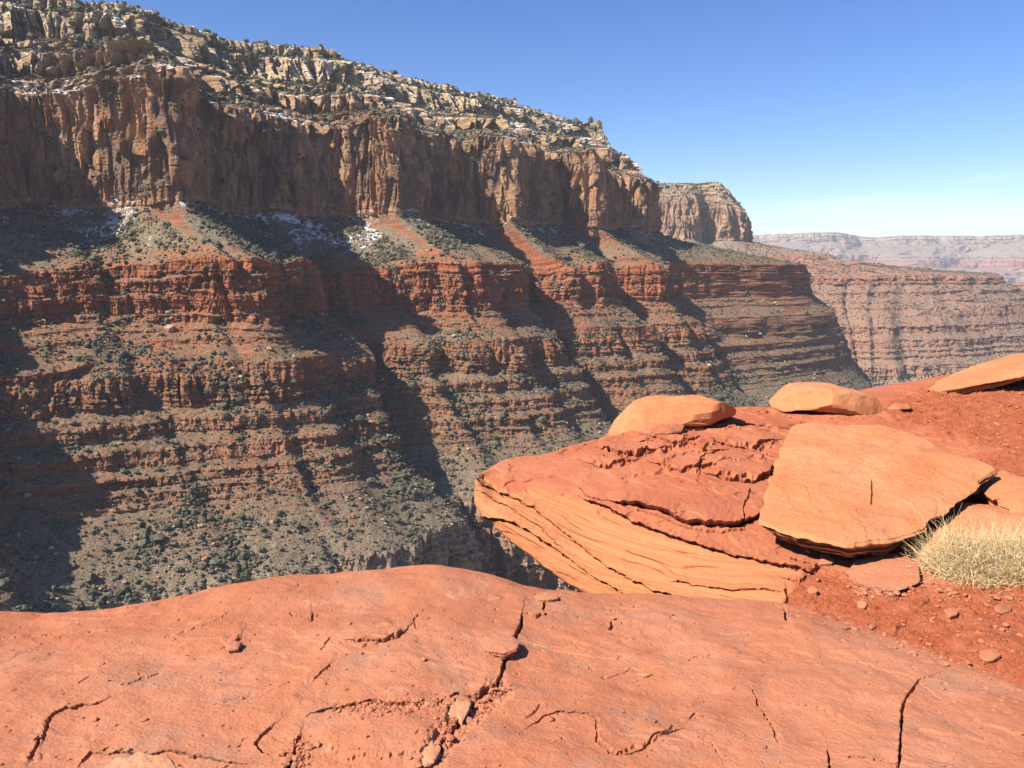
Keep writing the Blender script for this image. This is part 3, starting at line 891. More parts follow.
H = 0.036 * fbm(x / 0.9, y / 0.9, z, 3) + .008 * ridged(x / .5, y / .3, z, 3) + 0.010 * fbm(x / .28, y / .28, z, 3) + 0.0015 * fbm(x / .05, y / .05, z / .05, 4)
H += flakes(x * .8 + .15 * y, y * 1.5, 1.1, 2.2, 0.006, 3.0) * sstep(-.2, .3, perlin(x / .6, y / .6, 9 + 0 * x))
ms = sstep(-.05, .35, fbm(x / .7 + 4, y / .7, 1.1 + 0 * x, 3))
H += ms * (flakes(x, y * 1.3, 0.45, 8.2, 0.0016, 3)) - 0.006 * sstep(.60, .66, perlin(x / .05, y / .04, 2.2 + 0 * x)) + .004 * fbm(x / .11, y / .11, 3 + 0 * x, 3) + .0012 * perlin(x / .012, y / .012, 5 + 0 * x)
# cracks read from the rock (picture points)
CR_A = [
    ([(522, 618), (520, 628), (516, 640), (508, 652), (503, 668), (497, 684), (484, 690), (474, 700), (462, 716), (450, 732), (440, 745), (428, 768), (420, 790)], 3.4, .035, 0.008),
    ([(502, 690), (488, 691), (470, 697), (455, 694), (440, 702), (400, 706), (370, 703), (345, 706), (318, 714)], 2.2, .016, .010),
    ([(404, 632), (398, 638), (385, 643), (372, 646), (356, 645)], 2.4, .022, .012),
    ([(356, 645), (345, 647), (330, 640), (322, 650)], 1.3, .010, .004),
    ([(240, 638), (236, 646), (226, 648)], 2.2, .018, .006),
    ([(312, 612), (313, 620), (300, 617), (290, 612)], 1.8, .014, .004),
    ([(272, 728), (262, 736), (256, 744), (265, 752)], 2.6, .022, .006),
    ([(300, 738), (296, 752), (292, 760), (286, 775)], 3.0, .03, .006),
    ([(100, 706), (78, 710), (58, 716), (48, 726), (44, 738)], 1.8, .014, .008),
    ([(40, 740), (36, 750), (30, 760)], 2.2, .02, .003),
    ([(84, 760), (92, 752), (110, 754), (118, 752), (150, 756), (170, 752), (200, 757), (240, 764)], 2.2, .018, .008),
    ([(230, 612), (215, 622), (200, 628), (182, 636), (165, 640)], 1.0, .006, .003),
    ([(160, 676), (140, 684), (122, 690)], 1.2, .008, .003),
    ([(0, 637), (30, 634), (58, 631)], 1.2, .010, .004),
    ([(330, 666), (322, 676), (316, 682)], 1.5, .012, .003),
    ([(544, 601), (543, 612), (548, 617), (536, 620), (522, 616)], 2.0, .02, .006),
    ([(610, 611), (617, 612)], 1.6, .014, .0),
    ([(612, 622), (611, 628)], 2.6, .02, .0),
    ([(604, 677), (618, 670), (634, 664), (642, 668)], 1.2, .008, .003),
    ([(536, 720), (545, 714), (556, 711), (572, 712), (584, 713), (595, 720), (598, 732), (596, 742), (606, 750), (614, 758), (630, 756), (645, 748), (655, 738), (672, 734)], 1.6, .013, .009),
    ([(527, 716), (533, 712), (540, 704)], 1.2, .01, .002),
    ([(752, 692), (756, 700), (764, 712), (772, 726), (778, 744)], 1.7, .014, .002),
    ([(790, 706), (808, 709), (826, 714), (846, 724), (858, 730)], 1.3, .011, .004),
    ([(690, 718), (694, 714), (706, 716)], 1.5, .012, .003),
    ([(918, 686), (912, 694), (905, 706), (902, 718), (901, 740), (898, 775)], 2.6, .032, .002),
    ([(918, 686), (930, 682), (940, 678)], 1.2, .008, .002),
    ([(845, 632), (850, 630)], 1.8, .014, .0),
    ([(785, 612), (786, 622), (790, 628)], 2.2, .022, .004),
    ([(828, 752), (830, 768), (826, 780)], 2.4, .02, .002),
    ([(850, 760), (870, 764), (896, 768)], 2.0, .016, .004),
    ([(709, 654), (700, 656), (690, 658)], 1.2, .007, .003),
    ([(424, 612), (414, 620), (416, 628)], 1.3, .01, .002),
    ([(700, 740), (712, 744), (720, 756)], 1.2, .01, .003),
    ([(180, 716), (212, 708), (240, 698), (262, 697), (285, 688), (310, 686)], 1.3, .004, 0),
    ([(820, 660), (850, 664), (880, 676), (905, 680), (940, 702), (965, 708)], 1.3, .004, 0),
]
OV = np.zeros(H.shape)
for pts, w_, dp, lg in CR_A:
    thin = w_ < 1.45
    crack(H, X, Y, pts, max(w_ * .78, 1.2), dp * (.9 if thin else 1.5), 1.8, 0.0 if thin else lg * .9, OV, 0.0 if thin else lg * 1.2)
plate(H, X, Y, [(352, 650), (362, 640), (380, 634), (402, 631), (400, 638), (380, 646), (366, 650)], .014)
plate(H, X, Y, [(330, 716), (420, 708), (455, 698), (440, 735), (425, 752), (400, 760), (340, 758), (318, 740)], .012, 5)
plate(H, X, Y, [(595, 716), (640, 722), (672, 730), (655, 744), (618, 757), (600, 745)], .012, 4)
plate(H, X, Y, [(220, 640), (238, 634), (242, 646), (232, 650)], .008)
# the broken hollow where the two cracks meet
d, _ = pl_dist(*wob(X, Y, 5, 15, 3.0), [(500, 690), (470, 715), (440, 745), (425, 790)])
hol = 1 - sstep(7, 15, d)
H += hol * (-0.018 + 0.012 * np.abs(perlin(x / .02, y / .02, 2 + 0 * x)) + .012 * sstep(0, .2, perlin(x / .05, y / .05, 7 + 0 * x)))
d, _ = pl_dist(*wob(X, Y, 4, 12, 5.0), [(340, 708), (400, 709), (450, 702)])
H += (1 - sstep(3, 8, d)) * (-.008 + .010 * np.abs(perlin(x / .018, y / .018, 2 + 0 * x)))
NA = grid_normals(PA); NA *= np.sign(NA[PA.shape[0] // 2, PA.shape[1] // 2, 2])
PA = PA + NA * H[..., None] * (y > 1.2)[..., None]
PA[..., 1] -= OV * (y > 1.2)
meA = raw_mesh("bedrock_slab", PA, grid_quads(*PA.shape[:2]), smooth=False)
link("ground", meA, MAT_SLAB, "smooth cracked red sandstone underfoot", None, 'structure')

# ---- B: the outcrop and the red earth slope to its right
R1 = [(478,478,-1.60),(500,465,-1.58),(545,457,-1.56),(600,441,-1.55),(665,424,-1.50),(735,412,-1.46),(790,411,-1.46),(860,408,-1.43),(930,393,-1.38),(1024,376,-1.30),(1200,350,-1.2),(1600,330,-1.1)]
R2 = [(475,482,-1.62),(505,472,-1.60),(555,470,-1.58),(615,462,-1.57),(680,450,-1.54),(740,440,-1.53),(800,440,-1.56),(870,440,-1.54),(940,430,-1.5),(1040,425,-1.46),(1220,415,-1.42),(1620,405,-1.4)]
R3 = [(474,486,-1.64),(508,480,-1.62),(560,484,-1.61),(625,488,-1.61),(690,488,-1.60),(745,485,-1.62),(810,490,-1.66),(880,495,-1.66),(950,490,-1.62),(1050,490,-1.58),(1240,490,-1.56),(1640,490,-1.55)]
R4 = [(474,490,-1.67),(508,488,-1.66),(565,498,-1.68),(630,512,-1.69),(700,526,-1.70),(755,528,-1.71),(820,545,-1.75),(885,550,-1.74),(955,545,-1.68),(1055,545,-1.64),(1250,550,-1.63),(1650,550,-1.62)]
R5 = [(475,497,-1.71),(505,504,-1.74),(560,528,-1.83),(620,550,-1.87),(690,566,-1.86),(765,566,-1.79),(830,580,-1.78),(890,586,-1.75),(960,590,-1.71),(1060,600,-1.68),(1260,615,-1.67),(1660,620,-1.66)]
R6 = [(477,504,-1.76),(502,531,-1.90),(545,565,-2.05),(592,596,-2.15),(660,612,-2.10),(778,612,-1.86),(840,624,-1.79),(900,646,-1.755),(970,673,-1.735),(1075,712,-1.72),(1260,790,-1.71),(1660,900,-1.70)]
rows = [[at_z(*q) for q in r_] for r_ in (R1, R2, R3, R4, R5, R6)]
b0 = [q + np.array([.1, .5, -.05 - .03 * i]) for i, q in enumerate(rows[0])]
b1 = [q + np.array([.3, 1.2, -.9]) for q in rows[0]]
b2 = [q + np.array([.5, 2.2, -8]) for q in rows[0]]
for i in (0, 1, 2, 3, 4):
    b1[i] = rows[0][i] + np.array([1.6 - .3 * i, 1.2, -.9]); b2[i] = rows[0][i] + np.array([3.6 - .6 * i, 2.2, -8])
for i in (7, 8, 9, 10, 11):   # the slope runs on to the right
    b0[i] = rows[0][i] + np.array([.3, 1.0, -.02]); b1[i] = rows[0][i] + np.array([.8, 2.4, -.5]); b2[i] = rows[0][i] + np.array([1.5, 4.2, -7])
u1 = [at_y(600, 601, 6.3), at_y(604, 603, 6.3), at_y(609, 606, 6.2), at_y(616, 612, 6.0), at_y(672, 632, 5.6)] + [rows[5][i] + np.array([0, -.06, -.10]) for i in range(5, 12)]
u2 = [at_y(640, 700, 6.6), at_y(642, 702, 6.6), at_y(646, 705, 6.5), at_y(652, 712, 6.4), at_y(690, 720, 6.1)] + [rows[5][i] + np.array([0, .1, -.6]) for i in range(5, 12)]
u3 = [q + np.array([.5, .6, -9]) for q in u2]
um = [rows[5][i] * .5 + u1[i] * .5 for i in range(12)]
netB = [b2, b1, b0] + rows + [um, u1, u2, u3]
kv = [0, .5, 1.0, 1.45, 2.6, 4.2, 5.4, 6.9, 8.4, 8.7, 8.9, 9.2, 9.5]
ku = [0, 26, 72, 128, 190, 252, 315, 380, 445, 530, 620, 720]
PB = net_patch(netB, 1400, 1000, ku, kv)
X, Y = project(PB)
x, y, z = PB[..., 0], PB[..., 1], PB[..., 2]
vv = np.linspace(0, 9.5, 1000)[:, None] + 0 * X
# where bare rock ends and red earth begins
earth_poly = [(786, 606), (795, 585), (812, 570), (835, 572), (850, 585), (905, 588), (960, 588), (940, 540), (925, 500), (960, 470), (1000, 450), (900, 425), (880, 412), (905, 395), (1100, 340), (1800, 300), (1900, 1200), (900, 700)]
xs, ys = wob(X, Y, 8, 22, 2.0)
dd, _ = pl_dist(xs, ys, earth_poly, True); ins = inside(xs, ys, earth_poly)
earth = sstep(-6, 6, np.where(ins, dd, -dd))
dd2, _ = pl_dist(xs, ys, [(700, 418), (760, 412), (880, 418), (930, 420), (800, 424), (730, 424)], True)
face_poly = [(470, 484), (484, 476), (512, 488), (545, 492), (578, 499), (610, 512), (650, 530), (700, 546), (760, 562), (815, 575), (788, 600), (786, 640), (592, 640), (500, 560), (460, 500)]
fd, _ = pl_dist(xs, ys, face_poly, True); fi = inside(xs, ys, face_poly)
face = sstep(-3, 3, np.where(fi, fd, -fd)) * (1 - earth)
# bedding coordinate across the face: beds fan out from the tip
bed = (Y - 480) - 0.62 * (X - 480) * (1 - 0.00165 * (X - 480)) + 3 * perlin(X / 60, Y / 60, 1.5 + 0 * X)
bed = bed / 14.0
H = 0.02 * fbm(x / .8, y / .8, z / .8, 3) + 0.003 * fbm(x / .05, y / .05, z / .05, 4)
bs = perlin(bed * 1.3, 0.02 * X, 3 + 0 * X) + .6 * perlin(bed * 3.1, .03 * X, 6 + 0 * X)
H += face * (0.003 * bs + 0.005 * sstep(-.05, .05, perlin(bed * 0.9 + 5, .008 * X, 1 + 0 * X)))
gr = np.abs(perlin(bed * 1.1 + .4 * perlin(X / 40, Y / 40, 2 + 0 * X), .010 * X, 8 + 0 * X)); H -= face * .016 * (1 - sstep(.0, .05, gr)) * sstep(-.1, .2, perlin(X / 50, Y / 25, 5 + 0 * X))
H += face * (.006 * sstep(-.25, .25, perlin(X / 60, bed * .5, 5.5 + 0 * X)) + .003 * fbm(x / .12, y / .12, z / .04, 3))
bt = 1 - face - earth; bt = np.clip(bt, 0, 1)
H += bt * (flakes(x, y * 1.2, 1.3, 5.5, 0.012, 2.5) + flakes(x + 3, y * 1.6, 0.6, 1.5, 0.004, 2.5))
# low flat terraces behind, broken into plates
bk = bt * sstep(486, 462, Y + 0.06 * (X - 640)) * sstep(560, 600, X)
H += bk * flakes(x * .6 + 2, y * 1.0, 0.95, 9.1, 0.025, 2.2)
H += earth * (0.040 * fbm(x / .35, y / .35, z, 4) + 0.014 * np.abs(perlin(x / .045, y / .045, 1 + 0 * x)) + .010 * np.abs(perlin(x / .02, y / .02, 4 + 0 * x)))
H += earth * 0.012 * sstep(0.0, .15, perlin(x / .12, y / .12, 6 + 0 * x)) 
CR_B = [
    ([(478, 484), (492, 490), (515, 500), (534, 509), (553, 523), (572, 539), (602, 563), (628, 578), (655, 592), (690, 600)], 1.3, .016, .010),
    ([(486, 516), (500, 520), (514, 523), (530, 532), (548, 543), (572, 560), (595, 577), (620, 590)], 1.8, .022, .012),
    ([(484, 497), (500, 504), (520, 515), (540, 528), (560, 545)], 1.0, .010, .005),
    ([(592, 502), (607, 508), (622, 516), (636, 524), (650, 529), (670, 537), (690, 543), (710, 550), (731, 556), (765, 563), (800, 570)], 1.6, .022, .02),
    ([(626, 504), (640, 506), (650, 510), (662, 513), (674, 519), (684, 523), (700, 525), (717, 527), (735, 527), (748, 524), (758, 517)], 3.0, .055, .035),
    ([(640, 512), (660, 520), (690, 530), (720, 534), (745, 532)], 1.6, .02, .0),
    ([(717, 478), (730, 481), (741, 482), (755, 482), (766, 478)], 2.0, .03, .015),
    ([(751, 490), (746, 500), (742, 510), (744, 520)], 1.2, .014, .0),
    ([(609, 455), (618, 459), (629, 461), (642, 460), (656, 455)], 2.4, .04, .02),
    ([(595, 467), (605, 471), (620, 468), (634, 466)], 1.6, .02, .01),
    ([(655, 442), (672, 448), (685, 446), (700, 440)], 1.6, .022, .012),
    ([(660, 470), (680, 474), (700, 471), (712, 468)], 1.4, .018, .01),
    ([(684, 440), (690, 448), (703, 452), (722, 450)], 1.3, .016, .01),
    ([(722, 444), (735, 448), (752, 447), (770, 444)], 1.5, .02, .012),
    ([(700, 470), (702, 458), (715, 454)], 1.2, .014, .008),
    ([(670, 424), (690, 428), (712, 430), (740, 427), (770, 430)], 1.3, .02, .014),
    ([(680, 583), (705, 589), (740, 590), (770, 590)], 1.2, .013, .006),
    ([(580, 488), (588, 496), (602, 500)], 1.0, .01, .004),
    ([(536, 506), (540, 510)], 1.8, .02, .0),
    ([(698, 488), (708, 489)], 1.2, .01, .0),
    ([(786, 590), (788, 600), (785, 612)], 2.0, .02, .004),
    ([(788, 578), (800, 582), (812, 574), (822, 566)], 2.0, .02, .006),
    ([(796, 560), (812, 566), (830, 564)], 2.2, .03, .008),
]
OV = np.zeros(H.shape)
for pts, w_, dp, lg in CR_B: crack(H, X, Y, pts, w_ * 1.1, dp * 1.5, 1.6, lg * 1.4, OV, lg * 2.8)
for pts, hh in [
    ([(598, 446), (612, 440), (640, 437), (664, 438), (690, 440), (676, 450), (656, 458), (630, 461), (612, 457)], .045),
    ([(592, 462), (612, 461), (628, 463), (618, 470), (600, 470)], .03),
    ([(684, 440), (712, 438), (716, 446), (700, 453), (688, 449)], .03),
    ([(722, 432), (765, 430), (800, 434), (790, 444), (750, 448), (724, 444)], .03),
    ([(656, 462), (690, 456), (704, 462), (698, 474), (662, 472)], .025),
    ([(716, 462), (760, 458), (772, 470), (764, 480), (718, 478)], .035),
    ([(626, 462), (660, 452), (690, 455), (655, 475), (632, 478)], .02),
    ([(700, 452), (740, 449), (775, 452), (760, 462), (712, 466)], .02)]:
    plate(H, X, Y, pts, hh, 3.5, 1.3)
# rounded knuckle at the tip
d, _ = pl_dist(X, Y, [(478, 486), (480, 492), (484, 498)]); H += 0.03 * np.exp(-(d / 7) ** 2)
NB = grid_normals(PB); k_ = NB[int(1000 * 4.5 / 9.5), 700, 2]; NB *= np.sign(k_)
fadeB = sstep(0.8, 1.5, vv) * (1 - sstep(8.6, 9.0, vv))
PB = PB + NB * (H * fadeB)[..., None]
PB[..., 1] -= OV * fadeB; PB[..., 0] -= OV * fadeB * .3
meB = raw_mesh("outcrop", PB, grid_quads(*PB.shape[:2]), smooth=False)
attr(meB, "dirt", earth); attr(meB, "face", face); attr(meB, "bed", bed)
link("outcrop_ground", meB, MAT_OUT, "overhanging red sandstone ledge running into red earth", None, 'structure')

# ground height lookup on B for things that rest on it (nearest vertex in plan)
gb = PB[150:920:3, ::3].reshape(-1, 3); gb = gb[gb[:, 1] > 1.0]; gpx, gpy = project(gb)
def ground_at(px, py):
    i = np.argmin((gpx - px) ** 2 + (gpy - py) ** 2); return gb[i]

# ------------------------------------------------------------------ loose rocks
def loft_rock(name, cols, Yc, mat, label, cat_="boulder", n_exp=3.0, nu=110, nv=120, tilt=0.0, rough=0.03, seed=0, group=None, lean=0.0, und=0.0, chop=12):
    """a rock lofted along X. cols: (px, top py, bottom py, half depth in m)"""
    cols = np.array(cols, float)
    if Yc is None:
        k_ = len(cols) // 2; Yc = np.mean([ground_at(c_[0], c_[2])[1] for c_ in cols[1:-1]]) + cols[k_, 3] * .55
    f = np.linspace(0, 1, nu)
    px = np.interp(np.linspace(0, 1, nu), np.linspace(0, 1, len(cols)), cols[:, 0])
    t = (cols[:, 0] - cols[0, 0]) / (cols[-1, 0] - cols[0, 0])
    e = 0.5 - 0.5 * np.cos(np.pi * f); e = e * .6 + f * .4
    px = cols[0, 0] + e * (cols[-1, 0] - cols[0, 0])
    yt = np.interp(e, t, cols[:, 1]); yb = np.interp(e, t, cols[:, 2]); hd = np.interp(e, t, cols[:, 3])
    Yl = Yc + tilt * (e - .5)
    a, bt_ = ray(px, yt); _, bb = ray(px, yb)
    X0 = a * Yl; zt = bt_ * Yl; zb = bb * (Yl - hd * .6)
    ang = np.linspace(0, 2 * np.pi, nv, endpoint=False)
    ce, se = np.cos(ang), np.sin(ang)
    q = 2.0 / n_exp
    cy = np.sign(ce) * np.abs(ce) ** q; cz = np.sign(se) * np.abs(se) ** q
    zc = (zt + zb) / 2; hz = (zt - zb) / 2
    P = np.zeros((nu, nv, 3))
    P[..., 0] = X0[:, None] + lean * cz[None] * hz[:, None]
    P[..., 1] = Yl[:, None] + hd[:, None] * cy[None] + und * np.clip(-cz[None], 0, 1) * hd[:, None] * (cy[None] < 0)
    P[..., 2] = zc[:, None] + hz[:, None] * cz[None]
    cen = P.mean(axis=1, keepdims=True)
    s0, s1 = cen[0, 0].copy(), cen[-1, 0].copy()
    d = P - np.array([P[..., 0].mean(), P[..., 1].mean(), P[..., 2].mean()])
    d = P - cen; d[..., 0] += 0.0
    n_ = d / (np.linalg.norm(d, axis=-1, keepdims=True) + 1e-9)
    x, y, z = P[..., 0] + seed * 3.1, P[..., 1], P[..., 2]
    sz = np.clip(hz[:, None] * 4, 0.0, 1)
    Hh = rough * (1.0 * fbm(x / .5, y / .5, z / .3, 3) + .35 * fbm(x / .12, y / .12, z / .07, 4))
    Hh += rough * .35 * sstep(-.04, .04, perlin(x / .3, y / .6, z / .05 + 3))
    Hh += .003 * fbm(x / .03, y / .03, z / .03, 3)
    P = P + n_ * (Hh * sz)[..., None]
    # flat breaks, as of split rock
    rr = np.random.default_rng(seed + 50); c0 = P.reshape(-1, 3).mean(0)
    for _ in range(chop):
        dn = rr.normal(size=3) * np.array([1.0, .9, .9]); dn[2] = abs(dn[2]) + .1; dn /= np.linalg.norm(dn)
        pr = (P - c0) @ dn; lim_ = np.percentile(pr, rr.uniform(80, 95)) + .012 * fbm(P[..., 0] / .15, P[..., 1] / .15, P[..., 2] / .15, 3)
        P = P - np.clip(pr - lim_, 0, None)[..., None] * .93 * dn
    cen = P.mean(axis=1, keepdims=True)
    V = np.concatenate([P.reshape(-1, 3), cen[0], cen[-1]])
    Q = grid_quads(nu, nv, wrap=True)
    i = np.arange(nv); j = (i + 1) % nv; b = (nu - 1) * nv
    T = np.concatenate([np.stack([i, j, np.full(nv, nu * nv)], -1), np.stack([b + j, b + i, np.full(nv, nu * nv + 1)], -1)])
    me = raw_mesh(name, V, Q, T, smooth=False)
    return link(name, me, mat, label, cat_, None, group)

def slab_rock(name, outline, zplane, thick, mat, label, cat_="boulder", na=260, nr=70, rough=.02, under=.25, seed=0, group=None, jit=2.5, cracks=(), bulge=.03, ptilt=None):
    """a flat rock: outline of its top in picture points, top plane z = a + b*X + c*Y solved from three given points"""
    A = np.array([[q[0], q[1], 1.0] for q in [at_z(*p) for p in zplane]]); zz = np.array([p[2] for p in zplane])
    ca, cb_, cc_ = np.linalg.solve(A, zz)
    pts = []
    for (px, py) in outline:
        a, b = ray(px, py); Yv = cc_ / (b - ca * a - cb_); pts.append([a * Yv, Yv, b * Yv])
    pts = np.array(pts)
    # resample evenly with rounded, ragged corners
    cl = np.vstack([pts, pts[:1]]); ln = np.concatenate([[0], np.cumsum(np.linalg.norm(np.diff(cl, axis=0), axis=1))])
    s = np.linspace(0, ln[-1], na, endpoint=False)
    ring = np.stack([np.interp(s, ln, cl[:, i]) for i in range(3)], -1)
    per = ln[-1]
    kk = max(1, int(na * 0.006))
    for _ in range(2): ring = (np.roll(ring, kk, 0) + ring * 2 + np.roll(ring, -kk, 0)) / 4
    th = s / per * 2 * np.pi
    cen = ring.mean(axis=0)
    out = ring - cen; rl = np.linalg.norm(out[:, :2], axis=1)
    wv = fbm(np.cos(th) * 5 + seed, np.sin(th) * 5, seed * 1.7 + 0 * th, 4, .6) * rough * .9
    ring = ring + out / rl[:, None] * wv[:, None]
    rings = []
    for f in np.linspace(0.02, 1, nr):
        P = cen + (ring - cen) * f
        P[:, 2] += bulge * (1 - f ** 2.5)
        rings.append(P)
    nt = nr
    R_ = np.minimum(rl, .5)
    for g, inn, dn in ((.0, .004, .012), (.1, .0, .05), (.2, .0, .12)): pass
    side = 26
    for q in range(1, side + 1):
        g = q / side
        P = ring.copy()
        stepn = fbm(np.cos(th) * 4, np.sin(th) * 4, g * 3 + seed + 0 * th, 3) * .2
        lay = .04 * np.sign(perlin(g * 6 + 0 * th, th * .5, seed + 0 * th))
        inn = np.clip(under * (g ** 1.3) * 1.0 + stepn * g * .35 + lay * sstep(0, .2, g) - .035 * np.sin(np.pi * min(g * 2.5, 1)), -.06, .9)
        P[:, :2] -= (out / rl[:, None])[:, :2] * (inn * R_)[:, None]
        P[:, 2] -= thick * g * (1 + .3 * fbm(np.cos(th) * 2 + 5, np.sin(th) * 2, seed + 0 * th, 2))
        rings.append(P)
    last = rings[-1]
    for f in (.6, .2): 
        P = last.mean(0) + (last - last.mean(0)) * f; rings.append(P)
    P = np.array(rings)
    x, y, z = P[..., 0] + seed, P[..., 1], P[..., 2]
    Hn = rough * (.8 * fbm(x / .5, y / .5, z / .4, 3) + .12 * fbm(x / .1, y / .1, z / .1, 4)) + .0022 * fbm(x / .03, y / .03, z / .03, 3)
    Hn += flakes(x, y, .7, seed + 2.0, rough * .12, 4)
    PX, PY = project(P)
    tops = np.zeros(P.shape[:2], bool); tops[:nt] = True
    for cpts, w_, dp in cracks:
        tmp = np.zeros(P.shape[:2]); crack(tmp, PX, PY, cpts, w_, dp, 1.0, 0); Hn += tmp * tops
    P[..., 2] += Hn
    N_ = P.shape[0]
    V = np.concatenate([P.reshape(-1, 3), P[0].mean(0)[None], P[-1].mean(0)[None]])
    i = np.arange(na); j = (i + 1) % na; b = (N_ - 1) * na
    T = np.concatenate([np.stack([i, j, np.full(na, N_ * na)], -1), np.stack([b + j, b + i, np.full(na, N_ * na + 1)], -1)])
    me = raw_mesh(name, V, grid_quads(N_, na, wrap=True), T, smooth=False)
    return link(name, me, mat, label, cat_, None, group)

# wedge boulder on the outcrop
loft_rock("boulder", [(604, 431, 436, .05), (618, 416, 435, .22), (634, 401, 432, .32), (655, 394, 429, .40), (685, 392, 426, .42), (703, 389, 424, .42), (716, 386, 419, .38), (727, 396, 416, .30), (734, 407, 413, .12)],
          None, MAT_BOULDER, "wedge-shaped orange boulder on the outer edge of the rock ledge", n_exp=7, rough=.04, seed=1, und=.1, chop=10)
loft_rock("stone_slab", [(632, 428, 432, .05), (645, 424, 434, .16), (665, 421, 434, .2), (682, 419, 431, .16), (688, 421, 426, .05)],
          None, MAT_SLAB, "thin flat stone tucked under the wedge-shaped boulder", "stone", rough=.014, seed=2, nu=70, nv=80)
loft_rock("boulder", [(769, 398, 404, .05), (776, 392, 409, .22), (795, 387, 411, .34), (820, 385, 414, .40), (838, 386, 417, .40), (856, 391, 418, .36), (872, 396, 416, .3), (884, 402, 412, .22), (889, 405, 409, .05)],
          None, MAT_BOULDER, "long rounded orange boulder on the skyline above the big tilted slab", n_exp=5.0, rough=.045, seed=3, und=.3, chop=10)
loft_rock("stone", [(886, 402, 410, .03), (896, 402, 411, .07), (905, 404, 410, .06), (914, 403, 408, .03)],
          None, MAT_SLAB, "small dark broken stone at the right end of the rounded skyline boulder", "stone", rough=.02, seed=4, nu=50, nv=50)
slab_rock("stone_slab", [(929, 389), (940, 380), (958, 371), (985, 362), (1012, 354), (1045, 350), (1100, 346), (1112, 360), (1070, 368), (1030, 374), (990, 382), (955, 388), (938, 392)],
          [(935, 390, -1.33), (1040, 371, -1.10), (1040, 350, -0.96)], .075, MAT_BOULDER, "long thin flat slab propped up at the top of the red slope",
          na=320, nr=70, rough=.02, under=.25, seed=5, bulge=.02)
# the big tilted slab
slab_rock("rock_slab", [(793, 427), (810, 424), (845, 424), (879, 423), (904, 431), (926, 441), (948, 451), (975, 460), (996, 469), (988, 474), (977, 478), (980, 486), (970, 494), (963, 500), (940, 515), (915, 531), (892, 537), (868, 542), (842, 546), (817, 538), (797, 533), (780, 528), (760, 521), (763, 508), (768, 490), (780, 457), (786, 440)],
          [(760, 521, -1.56), (868, 542, -1.57), (860, 424, -1.28)], .13, MAT_BOULDER, "largest smooth pale orange slab, tilted towards the viewer behind the dry bush",
          na=520, nr=130, rough=.035, under=.35, seed=3, bulge=.03,
          cracks=[([(872, 478), (873, 490), (872, 503)], 1.8, .02), ([(900, 470), (915, 476), (925, 478)], 1.0, .004), ([(796, 480), (806, 486), (812, 500)], 1.2, .004)])
def ground_slab(name, outline, dz, thick, mat, label, cat_="boulder", **kw):
    zs = []
    n_ = len(outline)
    for i in (0, n_ // 3, 2 * n_ // 3):
        g = ground_at(*outline[i]); zs.append((outline[i][0], outline[i][1], g[2] + dz))
    return slab_rock(name, outline, zs, thick, mat, label, cat_, **kw)
ground_slab("rock_slab", [(979, 488), (985, 478), (1002, 471), (1018, 476), (1050, 484), (1065, 492), (1040, 500), (1010, 497), (992, 500)], .10, .12, MAT_BOULDER,
            "squat orange rock just right of the big slab's far corner", na=200, nr=50, rough=.02, seed=6, bulge=.04)
ground_slab("rock_slab", [(998, 497), (1015, 489), (1060, 490), (1070, 500), (1045, 512), (1012, 509), (1000, 504)], .10, .12, MAT_BOULDER,
            "small orange rock below the squat one at the frame's right edge", na=200, nr=50, rough=.02, seed=7, bulge=.05)
ground_slab("rock_slab", [(918, 532), (930, 516), (950, 503), (985, 505), (1010, 507), (1040, 512), (1075, 520), (1080, 545), (1030, 560), (960, 560), (922, 552)], .07, .12, MAT_BOULDER,
            "low pale rock rising directly behind the dry bush", na=260, nr=60, rough=.025, seed=8, bulge=.05)
ground_slab("rock_slab", [(847, 572), (858, 560), (880, 555), (905, 553), (918, 565), (920, 580), (900, 588), (870, 587), (856, 583)], .035, .045, MAT_SLAB,
            "thin flat red flagstone between the big slab and the bush", "stone", na=220, nr=50, rough=.010, seed=9, bulge=.005, under=.3)

# ground height lookup on A
ga = PA[100:800:2, ::2].reshape(-1, 3); ga = ga[ga[:, 1] > 1.2]; gax, gay = project(ga)
def ga_at(px, py):
    i = np.argmin((gax - px) ** 2 + (gay - py) ** 2); return ga[i]
def slab_on_a(outline, dz, thick, mat, label, **kw):
    cx = sum(p[0] for p in outline) / len(outline); cy = sum(p[1] for p in outline) / len(outline)
    g = ga_at(cx, cy)[2] + dz
    return slab_rock("stone", outline, [(cx, cy, g), (cx + 30, cy, g), (cx, cy - 20, g + .004)], thick, mat, label, "stone", na=120, nr=26, rough=.003, bulge=.004, **kw)
slab_on_a([(481, 640), (487, 635), (500, 634), (514, 637), (519, 643), (516, 649), (504, 653), (492, 651), (484, 646)], .030, .035, MAT_SLAB, "rounded red stone lodged at the top of the long crack", seed=11, under=.2)
slab_on_a([(503, 656), (512, 655), (515, 664), (511, 674), (502, 679), (490, 680), (488, 677), (497, 669)], .012, .03, MAT_FLAKE, "narrow pale wedge of stone in the crack below the rounded stone", seed=12, under=.15)
slab_on_a([(450, 706), (458, 700), (471, 703), (468, 711), (462, 722), (457, 716), (446, 719)], .008, .035, MAT_FLAKE, "pale angular stone where the two foreground cracks meet", seed=13, under=.15)
slab_on_a([(424, 748), (436, 741), (441, 748), (434, 762), (424, 766), (421, 757)], .002, .03, MAT_FLAKE, "lowest pale stone of the long foreground crack", seed=14, under=.15)
slab_on_a([(100, 772), (116, 757), (128, 758), (138, 751), (152, 756), (165, 754), (172, 762), (180, 778), (140, 784)], .004, .03, MAT_FLAKE, "pale broken stone at the bottom edge left of centre", seed=15, under=.2)
